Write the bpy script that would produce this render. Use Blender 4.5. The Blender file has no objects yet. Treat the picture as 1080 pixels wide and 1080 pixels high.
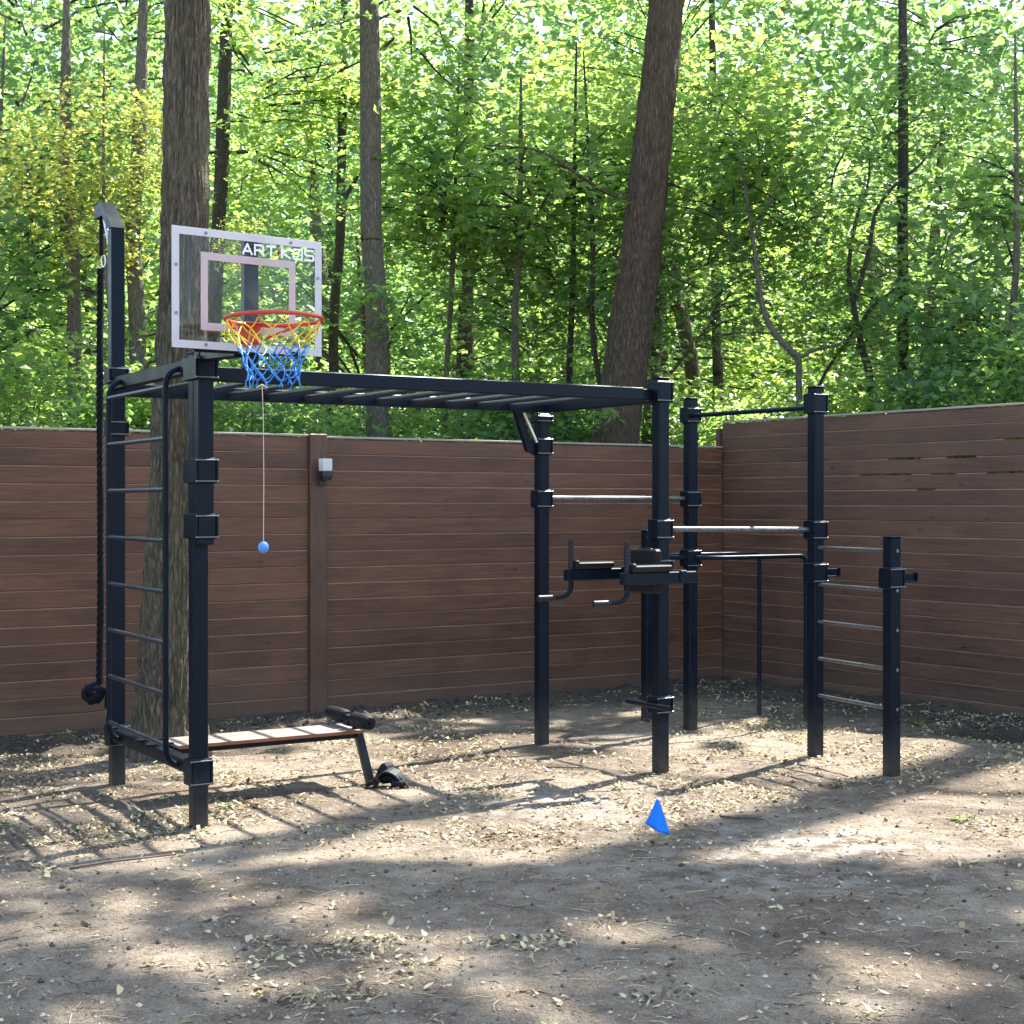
import bpy, math, random
import numpy as np
from mathutils import Vector, Matrix, noise
R = math.radians
C = bpy.context.scene.collection
rng = np.random.default_rng(7)
random.seed(7)

# ------------------------------------------------------------------ materials
def nodes(name):
    m = bpy.data.materials.new(name); m.use_nodes = True
    nt = m.node_tree; return m, nt, nt.nodes['Principled BSDF']
def N(nt, t, **k):
    n = nt.nodes.new(t)
    for a, b in k.items():
        if a.startswith('i_'):
            n.inputs[a[2:].replace('_', ' ')].default_value = b
        else: setattr(n, a, b)
    return n
def L(nt, a, b): nt.links.new(a, b)
def ramp(nt, fac, stops):
    r = nt.nodes.new('ShaderNodeValToRGB')
    e = r.color_ramp.elements
    while len(e) < len(stops): e.new(0.5)
    for i, (p, c) in enumerate(stops):
        e[i].position = p; e[i].color = (*c, 1) if len(c) == 3 else c
    L(nt, fac, r.inputs[0]); return r.outputs[0]
def mixc(nt, fac, a, b, blend='MIX'):
    m = nt.nodes.new('ShaderNodeMix'); m.data_type = 'RGBA'; m.blend_type = blend
    for s, v in ((m.inputs[0], fac), (m.inputs[6], a), (m.inputs[7], b)):
        if hasattr(v, 'links'): L(nt, v, s)
        elif isinstance(v, tuple): s.default_value = (*v, 1) if len(v) == 3 else v
        else: s.default_value = v
    return m.outputs[2]
def math_(nt, op, a, b=0.0, c=0.0):
    m = nt.nodes.new('ShaderNodeMath'); m.operation = op
    for s, v in zip(m.inputs, (a, b, c)):
        if hasattr(v, 'links'): L(nt, v, s)
        else: s.default_value = v
    return m.outputs[0]
def mapping(nt, src, scale):
    mp = nt.nodes.new('ShaderNodeMapping'); mp.inputs['Scale'].default_value = scale
    L(nt, src, mp.inputs[0]); return mp.outputs[0]
def noise_(nt, vec, scale, detail=4, rough=.55, dist=0):
    n = nt.nodes.new('ShaderNodeTexNoise'); n.inputs['Scale'].default_value = scale
    n.inputs['Detail'].default_value = detail; n.inputs['Roughness'].default_value = rough
    n.inputs['Distortion'].default_value = dist
    L(nt, vec, n.inputs[0]); return n.outputs[0]
def bump(nt, h, strength, dist, bs):
    b = nt.nodes.new('ShaderNodeBump'); b.inputs['Strength'].default_value = strength
    b.inputs['Distance'].default_value = dist
    L(nt, h, b.inputs['Height']); L(nt, b.outputs[0], bs.inputs['Normal'])

M = {}
def mat_metal():
    m, nt, bs = nodes('powder_coat'); tc = N(nt, 'ShaderNodeTexCoord').outputs['Object']
    n1 = noise_(nt, tc, 9, 5); n2 = noise_(nt, tc, 900, 2)
    c = ramp(nt, n1, [(.3, (.0035, .0065, .012)), (.7, (.0065, .010, .018))])
    geo = N(nt, 'ShaderNodeNewGeometry')
    sp = N(nt, 'ShaderNodeSeparateXYZ'); L(nt, geo.outputs['Position'], sp.inputs[0])
    dz = math_(nt, 'MULTIPLY_ADD', sp.outputs[2], -3.0, 1.0)
    d2 = math_(nt, 'MULTIPLY', math_(nt, 'MAXIMUM', dz, 0.0), n1)
    c = mixc(nt, d2, c, (.10, .085, .07))
    L(nt, c, bs.inputs['Base Color'])
    L(nt, ramp(nt, n1, [(.3, (.30,)*3), (.7, (.44,)*3)]), bs.inputs['Roughness'])
    bs.inputs['Specular IOR Level'].default_value = .15; bs.inputs['Specular Tint'].default_value = (.65, .82, 1, 1)
    bump(nt, n2, .12, .001, bs); return m
M['metal'] = mat_metal()
def mat_simple(name, col, rough=.5, metallic=0, var=.25, sc=12, bmp=0, bsc=200):
    m, nt, bs = nodes(name); tc = N(nt, 'ShaderNodeTexCoord').outputs['Object']
    n1 = noise_(nt, tc, sc, 5)
    a = tuple(c*(1-var) for c in col); b = tuple(min(1, c*(1+var)) for c in col)
    L(nt, ramp(nt, n1, [(.3, a), (.7, b)]), bs.inputs['Base Color'])
    bs.inputs['Roughness'].default_value = rough; bs.inputs['Metallic'].default_value = metallic
    if bmp: bump(nt, noise_(nt, tc, bsc, 3), bmp, .003, bs)
    return m
M['bar'] = mat_simple('worn_bar_metal', (.13, .135, .145), .36, .65, .3, 30)
M['rung'] = mat_simple('rung_metal', (.060, .066, .078), .34, .55, .3, 30)
M['bolt'] = mat_simple('zinc_bolt', (.20, .21, .23), .42, .9, .15, 60)
M['foam'] = mat_simple('black_foam', (.007, .008, .010), .55, 0, .3, 30, .5, 500)
M['pad'] = mat_simple('pad_vinyl', (.008, .009, .011), .5, 0, .25, 25, .25, 400)
M['rubber'] = mat_simple('rubber_grip', (.022, .025, .030), .45, 0, .2, 40)
M['rope'] = mat_simple('rope_fibre', (.006, .007, .013), .8, 0, .5, 90, .9, 600)
M['red'] = mat_simple('red_rim_paint', (.50, .045, .025), .35, 0, .12, 20)
M['yellow'] = mat_simple('yellow_net', (.75, .50, .04), .6, 0, .15, 50)
M['blue'] = mat_simple('blue_net', (.02, .20, .62), .6, 0, .2, 50)
M['teal'] = mat_simple('pale_teal_net', (.35, .62, .62), .6, 0, .2, 50)
M['string'] = mat_simple('string', (.55, .48, .36), .8, 0, .2, 50)
M['ball'] = mat_simple('ball_blue', (.10, .26, .72), .6, 0, .15, 60)
M['lampblack'] = mat_simple('lamp_black', (.02, .021, .024), .45, 0, .2, 20)
M['clip'] = mat_simple('steel_clip', (.55, .55, .57), .3, .9, .1, 50)
M['soilclod'] = mat_simple('dark_clod', (.06, .05, .042), .95, 0, .35, 20, .6, 60)
M['stone'] = mat_simple('pale_stone', (.42, .40, .37), .9, 0, .2, 30, .5, 90)
M['twig'] = mat_simple('dry_twig', (.11, .08, .06), .9, 0, .3, 40, .6, 120)
for k_ in ('pad', 'foam', 'rope', 'rubber'): M[k_].node_tree.nodes['Principled BSDF'].inputs['Specular IOR Level'].default_value = .18
def mat_trans(name, col, tr, rough=.5):
    m, nt, bs = nodes(name)
    bs.inputs['Base Color'].default_value = (*col, 1); bs.inputs['Roughness'].default_value = rough
    t = N(nt, 'ShaderNodeBsdfTranslucent'); t.inputs[0].default_value = (*col, 1)
    mx = N(nt, 'ShaderNodeMixShader'); mx.inputs[0].default_value = tr
    L(nt, bs.outputs[0], mx.inputs[1]); L(nt, t.outputs[0], mx.inputs[2])
    L(nt, mx.outputs[0], nt.nodes['Material Output'].inputs[0]); return m
M['border'] = mat_trans('board_white_film', (.80, .77, .80), .5)
M['innerband'] = mat_trans('board_pink_film', (.80, .66, .67), .55)
M['letter'] = mat_trans('board_lettering', (.92, .93, .94), .25)
M['redmark'] = mat_trans('board_red_mark', (.45, .12, .10), .4)
M['flag'] = mat_trans('flag_blue', (.006, .30, .95), .4)
M['lampglass'] = mat_trans('frosted_glass', (.82, .84, .86), .5, .25)
def mat_glass():
    m, nt, bs = nodes('clear_acrylic')
    nt.nodes.remove(bs)
    t = N(nt, 'ShaderNodeBsdfTransparent'); t.inputs[0].default_value = (.96, .97, .965, 1)
    g = N(nt, 'ShaderNodeBsdfGlossy'); g.inputs['Roughness'].default_value = .06
    d = N(nt, 'ShaderNodeBsdfDiffuse'); d.inputs[0].default_value = (.6, .62, .62, 1)
    tc = N(nt, 'ShaderNodeTexCoord').outputs['Object']
    sm = ramp(nt, noise_(nt, tc, 7, 5, .6, 1.0), [(.5, (.0,)*3), (.8, (.07,)*3)])
    f = N(nt, 'ShaderNodeFresnel'); f.inputs[0].default_value = 1.28
    m1 = N(nt, 'ShaderNodeMixShader'); L(nt, sm, m1.inputs[0]); L(nt, t.outputs[0], m1.inputs[1]); L(nt, d.outputs[0], m1.inputs[2])
    m2 = N(nt, 'ShaderNodeMixShader'); L(nt, f.outputs[0], m2.inputs[0]); L(nt, m1.outputs[0], m2.inputs[1]); L(nt, g.outputs[0], m2.inputs[2])
    L(nt, m2.outputs[0], nt.nodes['Material Output'].inputs[0]); return m
M['glass'] = mat_glass()
def mat_wood(name, c0, c1, grain=(1.2, 9, 22), rough=.55, knots=True, vary=.24):
    m, nt, bs = nodes(name)
    tc = N(nt, 'ShaderNodeTexCoord').outputs['Object']
    geo = N(nt, 'ShaderNodeNewGeometry'); rnd = geo.outputs['Random Per Island']
    off = N(nt, 'ShaderNodeVectorMath', operation='ADD'); L(nt, tc, off.inputs[0])
    cmb = N(nt, 'ShaderNodeCombineXYZ')
    L(nt, math_(nt, 'MULTIPLY', rnd, 57.3), cmb.inputs[0]); L(nt, cmb.outputs[0], off.inputs[1])
    v = off.outputs[0]
    g1 = noise_(nt, mapping(nt, v, grain), 3.0, 8, .62, .6)
    g2 = noise_(nt, mapping(nt, v, (.9, 2.5, 2.5)), 1.6, 4, .5)
    g3 = noise_(nt, mapping(nt, v, (grain[0]*2, grain[1]*5, grain[2]*5)), 3.0, 3, .6)
    f = math_(nt, 'ADD', math_(nt, 'MULTIPLY', g1, .6), math_(nt, 'MULTIPLY', g2, .4))
    c = ramp(nt, f, [(.34, c0), (.64, c1)])
    k = N(nt, 'ShaderNodeTexVoronoi'); k.inputs['Scale'].default_value = 1.0
    L(nt, mapping(nt, v, (2.2, 7.0, 7.0)), k.inputs[0])
    kf = ramp(nt, k.outputs['Distance'], [(.03, (.25,)*3), (.11, (1,)*3)])
    if knots: c = mixc(nt, .9, c, kf, 'MULTIPLY')
    rv = ramp(nt, rnd, [(0, (1-vary,)*3), (1, (1+vary*.4,)*3)])
    c = mixc(nt, 1.0, c, rv, 'MULTIPLY')
    c = mixc(nt, math_(nt, 'MULTIPLY', ramp(nt, g3, [(.35, (1,)*3), (.5, (0,)*3)]), .35), c, tuple(x*.45 for x in c0))
    # pale dusty scratches and drips
    sc = noise_(nt, mapping(nt, v, (3.5, 1, 1.2)), 5.0, 7, .75, 2.5)
    c = mixc(nt, ramp(nt, sc, [(.70, (0,)*3), (.78, (.35,)*3)]), c, (.30, .24, .20))
    gp = N(nt, 'ShaderNodeSeparateXYZ'); L(nt, geo.outputs['Position'], gp.inputs[0])
    low = math_(nt, 'MULTIPLY', math_(nt, 'MAXIMUM', math_(nt, 'MULTIPLY_ADD', gp.outputs[2], -2.2, .75), 0.0), noise_(nt, tc, 7, 6, .7))
    c = mixc(nt, math_(nt, 'MINIMUM', low, .35), c, (.15, .115, .085))
    wx = noise_(nt, mapping(nt, tc, (1, 1, .35)), .9, 4, .6)
    c = mixc(nt, ramp(nt, wx, [(.45, (0,)*3), (.75, (.35,)*3)]), c, tuple(x*1.15 for x in c1))
    L(nt, c, bs.inputs['Base Color'])
    L(nt, ramp(nt, g1, [(.3, (rough-.1,)*3), (.7, (rough+.12,)*3)]), bs.inputs['Roughness'])
    bump(nt, g1, .35, .004, bs); return m
M['wood'] = mat_wood('stained_boards', (.064, .025, .0125), (.185, .078, .040))
M['wood2'] = mat_wood('stained_boards_greyer', (.060, .028, .018), (.165, .081, .052))
M['woodpost'] = mat_wood('stained_post', (.060, .029, .018), (.125, .060, .037), (9, 9, 1.2), .55, False, 0)
M['tongue'] = mat_simple('raw_board_tongue', (.30, .185, .12), .7, 0, .35, 3)
M['cap'] = mat_simple('cap_rail_paint', (.36, .30, .26), .6, 0, .2, 4)
M['bench'] = mat_wood('bench_plywood', (.22, .175, .15), (.43, .37, .33), (1, 8, 8), .32, False, .1)
M['benchedge'] = mat_simple('bench_red_edge', (.22, .07, .035), .5, 0, .3, 10)
def mat_bark(name, c0, c1, sc=1.0, green=0.0):
    m, nt, bs = nodes(name); tc = N(nt, 'ShaderNodeTexCoord').outputs['Object']
    v = N(nt, 'ShaderNodeTexVoronoi', feature='DISTANCE_TO_EDGE'); v.inputs['Scale'].default_value = 1
    ds = N(nt, 'ShaderNodeVectorMath', operation='ADD')
    nn = nt.nodes.new('ShaderNodeTexNoise'); nn.inputs['Scale'].default_value = 6*sc; nn.inputs['Detail'].default_value = 5
    L(nt, tc, nn.inputs[0])
    sv = N(nt, 'ShaderNodeVectorMath', operation='SCALE'); sv.inputs[3].default_value = .075; L(nt, nn.outputs[1], sv.inputs[0])
    L(nt, tc, ds.inputs[0]); L(nt, sv.outputs[0], ds.inputs[1])
    L(nt, mapping(nt, ds.outputs[0], (36*sc, 36*sc, 6.0*sc)), v.inputs[0])
    n1 = noise_(nt, mapping(nt, tc, (1, 1, .3)), 40*sc, 6, .65)
    n2 = noise_(nt, tc, 2.2, 3)
    h = math_(nt, 'ADD', math_(nt, 'MULTIPLY', math_(nt, 'MINIMUM', v.outputs[0], .35), 1.15), math_(nt, 'MULTIPLY', n1, 1.0))
    c = ramp(nt, h, [(.25, tuple(x*.55 for x in c0)), (.5, c0), (.95, c1)])
    c = mixc(nt, ramp(nt, n2, [(.4, (0,)*3), (.7, (.5+green*.3,)*3)]), c, tuple(a*b for a, b in zip(c1, (.75, .85, .65))))
    L(nt, c, bs.inputs['Base Color']); bs.inputs['Roughness'].default_value = .92
    bump(nt, h, 1.0, .035, bs); return m
M['bark'] = mat_bark('furrowed_bark', (.070, .053, .036), (.210, .170, .120))
M['barkbrown'] = mat_bark('brown_bark', (.055, .037, .025), (.150, .105, .074))
M['barkgrey'] = mat_bark('grey_bark', (.095, .078, .060), (.23, .20, .16), 1.3)
M['barkdark'] = mat_bark('dark_bark', (.035, .028, .022), (.09, .075, .058), 1.2)
def mat_leaf(name, c0, c1, tcol, tr=.5, rough=.42):
    m, nt, bs = nodes(name)
    geo = N(nt, 'ShaderNodeNewGeometry'); rnd = geo.outputs['Random Per Island']
    oi = N(nt, 'ShaderNodeObjectInfo')
    c = ramp(nt, rnd, [(0, c0), (.8, c1), (1, tuple(min(1, x*1.5) for x in c1))])
    ov = ramp(nt, oi.outputs['Random'], [(0, (.75, .80, .8)), (.5, (1, 1, 1)), (1, (1.25, 1.12, .85))])
    c = mixc(nt, 1.0, c, ov, 'MULTIPLY')
    L(nt, c, bs.inputs['Base Color']); bs.inputs['Roughness'].default_value = rough
    bs.inputs['Specular IOR Level'].default_value = .5
    t = N(nt, 'ShaderNodeBsdfTranslucent')
    tc_ = ramp(nt, rnd, [(0, tuple(x*.6 for x in tcol)), (1, tcol)])
    tc2 = mixc(nt, 1.0, tc_, ov, 'MULTIPLY')
    L(nt, tc2, t.inputs[0])
    mx = N(nt, 'ShaderNodeMixShader'); mx.inputs[0].default_value = tr
    L(nt, bs.outputs[0], mx.inputs[1]); L(nt, t.outputs[0], mx.inputs[2])
    L(nt, mx.outputs[0], nt.nodes['Material Output'].inputs[0]); return m
M['leaf'] = mat_leaf('maple_leaves', (.085, .160, .052), (.120, .215, .064), (.46, .70, .16), .57, .36)
M['leafb'] = mat_leaf('bluish_leaves', (.070, .138, .062), (.100, .19, .082), (.36, .60, .19), .52, .30)
M['leafy'] = mat_leaf('yellowing_leaves', (.13, .17, .035), (.25, .27, .06), (.82, .86, .20), .6)
M['litter'] = None
def mat_litter():
    m, nt, bs = nodes('dry_leaf_litter')
    rnd = N(nt, 'ShaderNodeNewGeometry').outputs['Random Per Island']
    c = ramp(nt, rnd, [(0, (.06, .042, .03)), (.25, (.16, .11, .065)), (.42, (.36, .27, .15)), (.7, (.60, .49, .30)), (.9, (.60, .52, .34)), (.97, (.55, .53, .25)), (1, (.30, .36, .16))])
    L(nt, c, bs.inputs['Base Color']); bs.inputs['Roughness'].default_value = .8
    t = N(nt, 'ShaderNodeBsdfTranslucent'); L(nt, c, t.inputs[0])
    mx = N(nt, 'ShaderNodeMixShader'); mx.inputs[0].default_value = .2
    L(nt, bs.outputs[0], mx.inputs[1]); L(nt, t.outputs[0], mx.inputs[2])
    L(nt, mx.outputs[0], nt.nodes['Material Output'].inputs[0]); return m
M['litter'] = mat_litter()
def mat_soil():
    m, nt, bs = nodes('trodden_soil'); geo = N(nt, 'ShaderNodeNewGeometry'); p = geo.outputs['Position']
    n1 = noise_(nt, p, .55, 5, .6, .3); n2 = noise_(nt, p, 6, 7, .68); n3 = noise_(nt, p, 70, 5, .7); n4 = noise_(nt, p, 260, 2, .6)
    f = math_(nt, 'ADD', math_(nt, 'MULTIPLY', n1, .45), math_(nt, 'ADD', math_(nt, 'MULTIPLY', n2, .30), math_(nt, 'MULTIPLY', n3, .25)))
    c = ramp(nt, f, [(.38, (.112, .086, .063)), (.47, (.222, .176, .132)), (.55, (.385, .318, .240)), (.66, (.55, .465, .36))])
    sp = ramp(nt, n4, [(.36, (.42,)*3), (.5, (1,)*3), (.64, (1.35,)*3)])
    c = mixc(nt, .8, c, sp, 'MULTIPLY')
    # dug dark soil with painted shade along the fences, dark soil in the pit, by vertex attribute
    at = N(nt, 'ShaderNodeAttribute', attribute_name='dug')
    dug = math_(nt, 'MULTIPLY', at.outputs['Fac'], ramp(nt, n2, [(.25, (.6,)*3), (.6, (1.0,)*3)]))
    c = mixc(nt, dug, c, mixc(nt, n3, (.045, .036, .028), (.145, .118, .088)))
    at2 = N(nt, 'ShaderNodeAttribute', attribute_name='lime')
    lm = math_(nt, 'MULTIPLY', at2.outputs['Fac'], ramp(nt, n2, [(.42, (0,)*3), (.62, (.85,)*3)]))
    c = mixc(nt, lm, c, (.50, .48, .45))
    L(nt, c, bs.inputs['Base Color']); bs.inputs['Roughness'].default_value = .95
    bs.inputs['Specular IOR Level'].default_value = .2
    n5 = noise_(nt, p, 22, 6, .7, .5)
    h = math_(nt, 'ADD', math_(nt, 'MULTIPLY_ADD', n5, 1.0, math_(nt, 'MULTIPLY', n2, 1.2)), math_(nt, 'ADD', math_(nt, 'MULTIPLY', n3, .5), math_(nt, 'MULTIPLY', n4, .22)))
    bump(nt, h, 1.0, .045, bs); return m
M['soil'] = mat_soil()

# ------------------------------------------------------------------ mesh builder
class MB:
    def __init__(s): s.v = []; s.f = []; s.sm = []; s.mi = []; s.m = 0
    def add(s, vs, fs, smooth=False):
        o = len(s.v); s.v += [tuple(x) for x in vs]
        for f in fs:
            s.f.append([i+o for i in f]); s.sm.append(smooth); s.mi.append(s.m)
        return s
    def box(s, c, ax, ay, az, bev=.003):
        """box of half vectors ax, ay, az with chamfered edges"""
        c, ax, ay, az = map(Vector, (c, ax, ay, az))
        A = [ax, ay, az]; Ln = [a.length for a in A]; b = min(bev, min(Ln)*.45)
        U = [a.normalized() for a in A]
        vs = []; idx = {}
        for sx in (-1, 1):
            for sy in (-1, 1):
                for sz in (-1, 1):
                    sg = (sx, sy, sz)
                    for k in range(3):
                        p = c.copy()
                        for j in range(3): p += U[j]*sg[j]*(Ln[j] if j == k else Ln[j]-b)
                        idx[(sg, k)] = len(vs); vs.append(p)
        fs = []
        flip = U[0].cross(U[1]).dot(U[2]) < 0
        for k in range(3):
            i, j = (k+1) % 3, (k+2) % 3
            for sk in (-1, 1):
                q = []
                for si, sj in ((-1, -1), (1, -1), (1, 1), (-1, 1)):
                    sg = [0]*3; sg[k] = sk; sg[i] = si; sg[j] = sj
                    q.append(idx[(tuple(sg), k)])
                fs.append(q if sk > 0 else q[::-1])
        for k in range(3):
            i, j = (k+1) % 3, (k+2) % 3
            for si in (-1, 1):
                for sj in (-1, 1):
                    a = [0]*3; a[i] = si; a[j] = sj; a[k] = -1; b_ = list(a); b_[k] = 1
                    a, b_ = tuple(a), tuple(b_)
                    q = [idx[(a, i)], idx[(a, j)], idx[(b_, j)], idx[(b_, i)]]
                    fs.append(q if si*sj < 0 else q[::-1])
        for sx in (-1, 1):
            for sy in (-1, 1):
                for sz in (-1, 1):
                    g = (sx, sy, sz); q = [idx[(g, 0)], idx[(g, 1)], idx[(g, 2)]]
                    fs.append(q if sx*sy*sz > 0 else q[::-1])
        # edge strips may be wound either way: recalculated in build
        s.add(vs, fs); s.fix = True; return s
    def tube(s, pts, r, n=12, caps=True, smooth=True, ref=None):
        pts = [Vector(p) for p in pts]; m = len(pts)
        rs = r if isinstance(r, (list, tuple)) else [r]*m
        T = []
        for i in range(m):
            t = (pts[min(i+1, m-1)]-pts[max(i-1, 0)]); T.append(t.normalized() if t.length > 1e-9 else Vector((0, 0, 1)))
        u = Vector(ref) if ref else (Vector((0, 0, 1)) if abs(T[0].z) < .9 else Vector((1, 0, 0)))
        vs = []
        for i in range(m):
            u = (u-T[i]*u.dot(T[i]));
            if u.length < 1e-6: u = T[i].orthogonal()
            u.normalize(); w = T[i].cross(u)
            for k in range(n):
                a = 2*math.pi*k/n; vs.append(pts[i]+(u*math.cos(a)+w*math.sin(a))*rs[i])
        fs = [[i*n+k, i*n+(k+1) % n, (i+1)*n+(k+1) % n, (i+1)*n+k] for i in range(m-1) for k in range(n)]
        s.add(vs, fs, smooth)
        if caps:
            s.add([vs[k] for k in range(n)][::-1], [list(range(n))]); s.add(vs[-n:], [list(range(n))])
        return s
    def build(s, name, mat, parent=None, loc=None, rot=None):
        me = bpy.data.meshes.new(name); me.from_pydata(s.v, [], s.f)
        me.polygons.foreach_set('use_smooth', s.sm); me.polygons.foreach_set('material_index', s.mi)
        for mm in (mat if isinstance(mat, (list, tuple)) else [mat]): me.materials.append(mm)
        if getattr(s, 'fix', False):
            import bmesh
            bm = bmesh.new(); bm.from_mesh(me); bmesh.ops.recalc_face_normals(bm, faces=bm.faces); bm.to_mesh(me); bm.free()
        me.update()
        o = bpy.data.objects.new(name, me); C.objects.link(o)
        if parent is not None:
            o.parent = parent; o.matrix_parent_inverse = Matrix.Identity(4)
        if loc is not None: o.location = loc
        if rot is not None: o.rotation_euler = rot
        return o
def tag(o, label=None, cat=None, group=None, kind=None):
    if label: o['label'] = label
    if cat: o['category'] = cat
    if group: o['group'] = group
    if kind: o['kind'] = kind
    return o
def empty(name, loc, label, cat, group=None, rz=0):
    o = bpy.data.objects.new(name, None); C.objects.link(o); o.location = loc; o.rotation_euler = (0, 0, rz)
    o.empty_display_size = .2
    return tag(o, label, cat, group)
def npmesh(name, verts, loops, starts, totals, mat, smooth=False):
    me = bpy.data.meshes.new(name)
    me.vertices.add(len(verts)); me.vertices.foreach_set('co', np.asarray(verts, np.float32).ravel())
    me.loops.add(len(loops)); me.loops.foreach_set('vertex_index', np.asarray(loops, np.int32))
    me.polygons.add(len(starts)); me.polygons.foreach_set('loop_start', np.asarray(starts, np.int32))
    me.polygons.foreach_set('loop_total', np.asarray(totals, np.int32))
    me.polygons.foreach_set('use_smooth', np.full(len(starts), smooth))
    me.update(calc_edges=True); me.validate(); me.materials.append(mat); return me

# ------------------------------------------------------------------ frame coordinates of the gym (metres)
CAM_H = 1.65
O = Vector((-1.592, 7.696, 0)); TH = R(31.5)
U = Vector((math.cos(TH), math.sin(TH), 0)); V = Vector((math.sin(TH), -math.cos(TH), 0)); Z = Vector((0, 0, 1))
def loc(a, b, z=0): return Vector((a, -b, z))       # gym-local coordinates: x along u, y away (-v)
uL, vL = Vector((1, 0, 0)), Vector((0, -1, 0))

# fences
FA = Vector((-7.2, 8.54, 0)); FB = Vector((2.0, 14.35, 0)); FC = Vector((6.2, 8.42, 0))

# ------------------------------------------------------------------ ground
def seg_dist(x, y, a, b):
    ax, ay, bx, by = a[0], a[1], b[0], b[1]
    dx, dy = bx-ax, by-ay; t = np.clip(((x-ax)*dx+(y-ay)*dy)/(dx*dx+dy*dy), 0, 1)
    return np.hypot(x-ax-t*dx, y-ay-t*dy)
def make_ground():
    def axis(lo, hi, near, h, far):
        a = list(np.arange(near[0], near[1], h)); x = near[1]; s = h
        while x < hi: a.append(x); s *= 1.22; x += s
        x = near[0]-h; s = h; b = []
        while x > lo: b.append(x); s *= 1.22; x -= s
        return np.array(b[::-1]+a)
    xs = axis(-300, 300, (-4.6, 4.6), .035, 0); ys = axis(-60, 600, (4.2, 14.9), .035, 0)
    nx, ny = len(xs), len(ys); X, Y = np.meshgrid(xs, ys)
    zz = np.zeros(X.size); xf, yf = X.ravel(), Y.ravel()
    for i in range(xf.size):
        x, y = xf[i], yf[i]
        if -12 < x < 12 and 0 < y < 22:
            v = noise.noise((x*.45, y*.45, 1.3))*.03 + noise.noise((x*1.9, y*1.9, 4))*.012
            if -4.7 < x < 4.7 and 4 < y < 15:
                v += noise.noise((x*7, y*7, 9))*.005 + noise.noise((x*17, y*17, 2))*.0035
            zz[i] = v
        elif y > 0: zz[i] = noise.noise((x*.1, y*.1, 1.3))*.15*min(1, abs(y-22)/20+.0)
    # dug strip near the fences, widened at the corner to paint in shade; pit at right, scraped bank by the big trunk
    dF = seg_dist(xf, yf, FA, FB); dR = seg_dist(xf, yf, FB, FC)
    dug = np.clip(1-np.minimum(dF-.45-.35*np.clip((xf+1)/3, 0, 1), dR-.75)/.6, 0, 1)
    dB = seg_dist(xf, yf, (-3.9, 10.35), (-1.9, 10.25)); bank = np.clip(1-dB/.42, 0, 1)
    bank = bank*bank*(3-2*bank); zz -= bank*.10
    pit = np.exp(-(((xf-3.40)/.46)**2+((yf-10.58)/.42)**2)*1.3)
    edge = np.clip((pit+.12*np.array([noise.noise((x*3, y*3, 5)) if 2 < x < 5 and 9 < y < 12 else 0 for x, y in zip(xf, yf)])-.30)/.28, 0, 1); zz -= edge*edge*(3-2*edge)*.40
    rim = np.exp(-(((xf-3.05)/.35)**2+((yf-10.3)/.3)**2)); zz += rim*.035
    rough = np.array([noise.noise((x*5.2, y*5.2, 30)) if -6 < x < 6 and 7 < y < 15 else 0 for x, y in zip(xf, yf)])
    dug = np.clip(np.maximum(np.maximum(dug, bank*1.2), edge*1.3)+rough*.3, 0, 1)*(dug+bank+edge > .02)
    zz += dug*rough*.06
    lime = np.exp(-(((xf-1.45)/.55)**2+((yf-7.35)/.42)**2))*1.0 + .8*np.exp(-(((xf-.35)/.5)**2+((yf-8.3)/.45)**2)) + .5*np.exp(-(((xf-1.2)/.8)**2+((yf-6.6)/.25)**2))
    V3 = np.stack([xf, yf, zz], 1)
    i = np.arange(nx*ny).reshape(ny, nx)
    q = np.stack([i[:-1, :-1], i[:-1, 1:], i[1:, 1:], i[1:, :-1]], -1).reshape(-1, 4)
    me = npmesh('ground', V3, q.ravel(), np.arange(len(q))*4, np.full(len(q), 4), M['soil'], True)
    for nm, ar in (('dug', dug), ('lime', np.clip(lime, 0, 1))):
        at = me.attributes.new(nm, 'FLOAT', 'POINT'); at.data.foreach_set('value', ar.astype(np.float32))
    o = bpy.data.objects.new('ground', me); C.objects.link(o); o['kind'] = 'structure'
    Zg = zz.reshape(ny, nx)
    def gz(x, y):
        a = min(max(np.searchsorted(xs, x)-1, 0), nx-2); b = min(max(np.searchsorted(ys, y)-1, 0), ny-2)
        fx = (x-xs[a])/(xs[a+1]-xs[a]); fy = (y-ys[b])/(ys[b+1]-ys[b])
        return float((Zg[b, a]*(1-fx)+Zg[b, a+1]*fx)*(1-fy)+(Zg[b+1, a]*(1-fx)+Zg[b+1, a+1]*fx)*fy)
    return gz
gz = make_ground()

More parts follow.
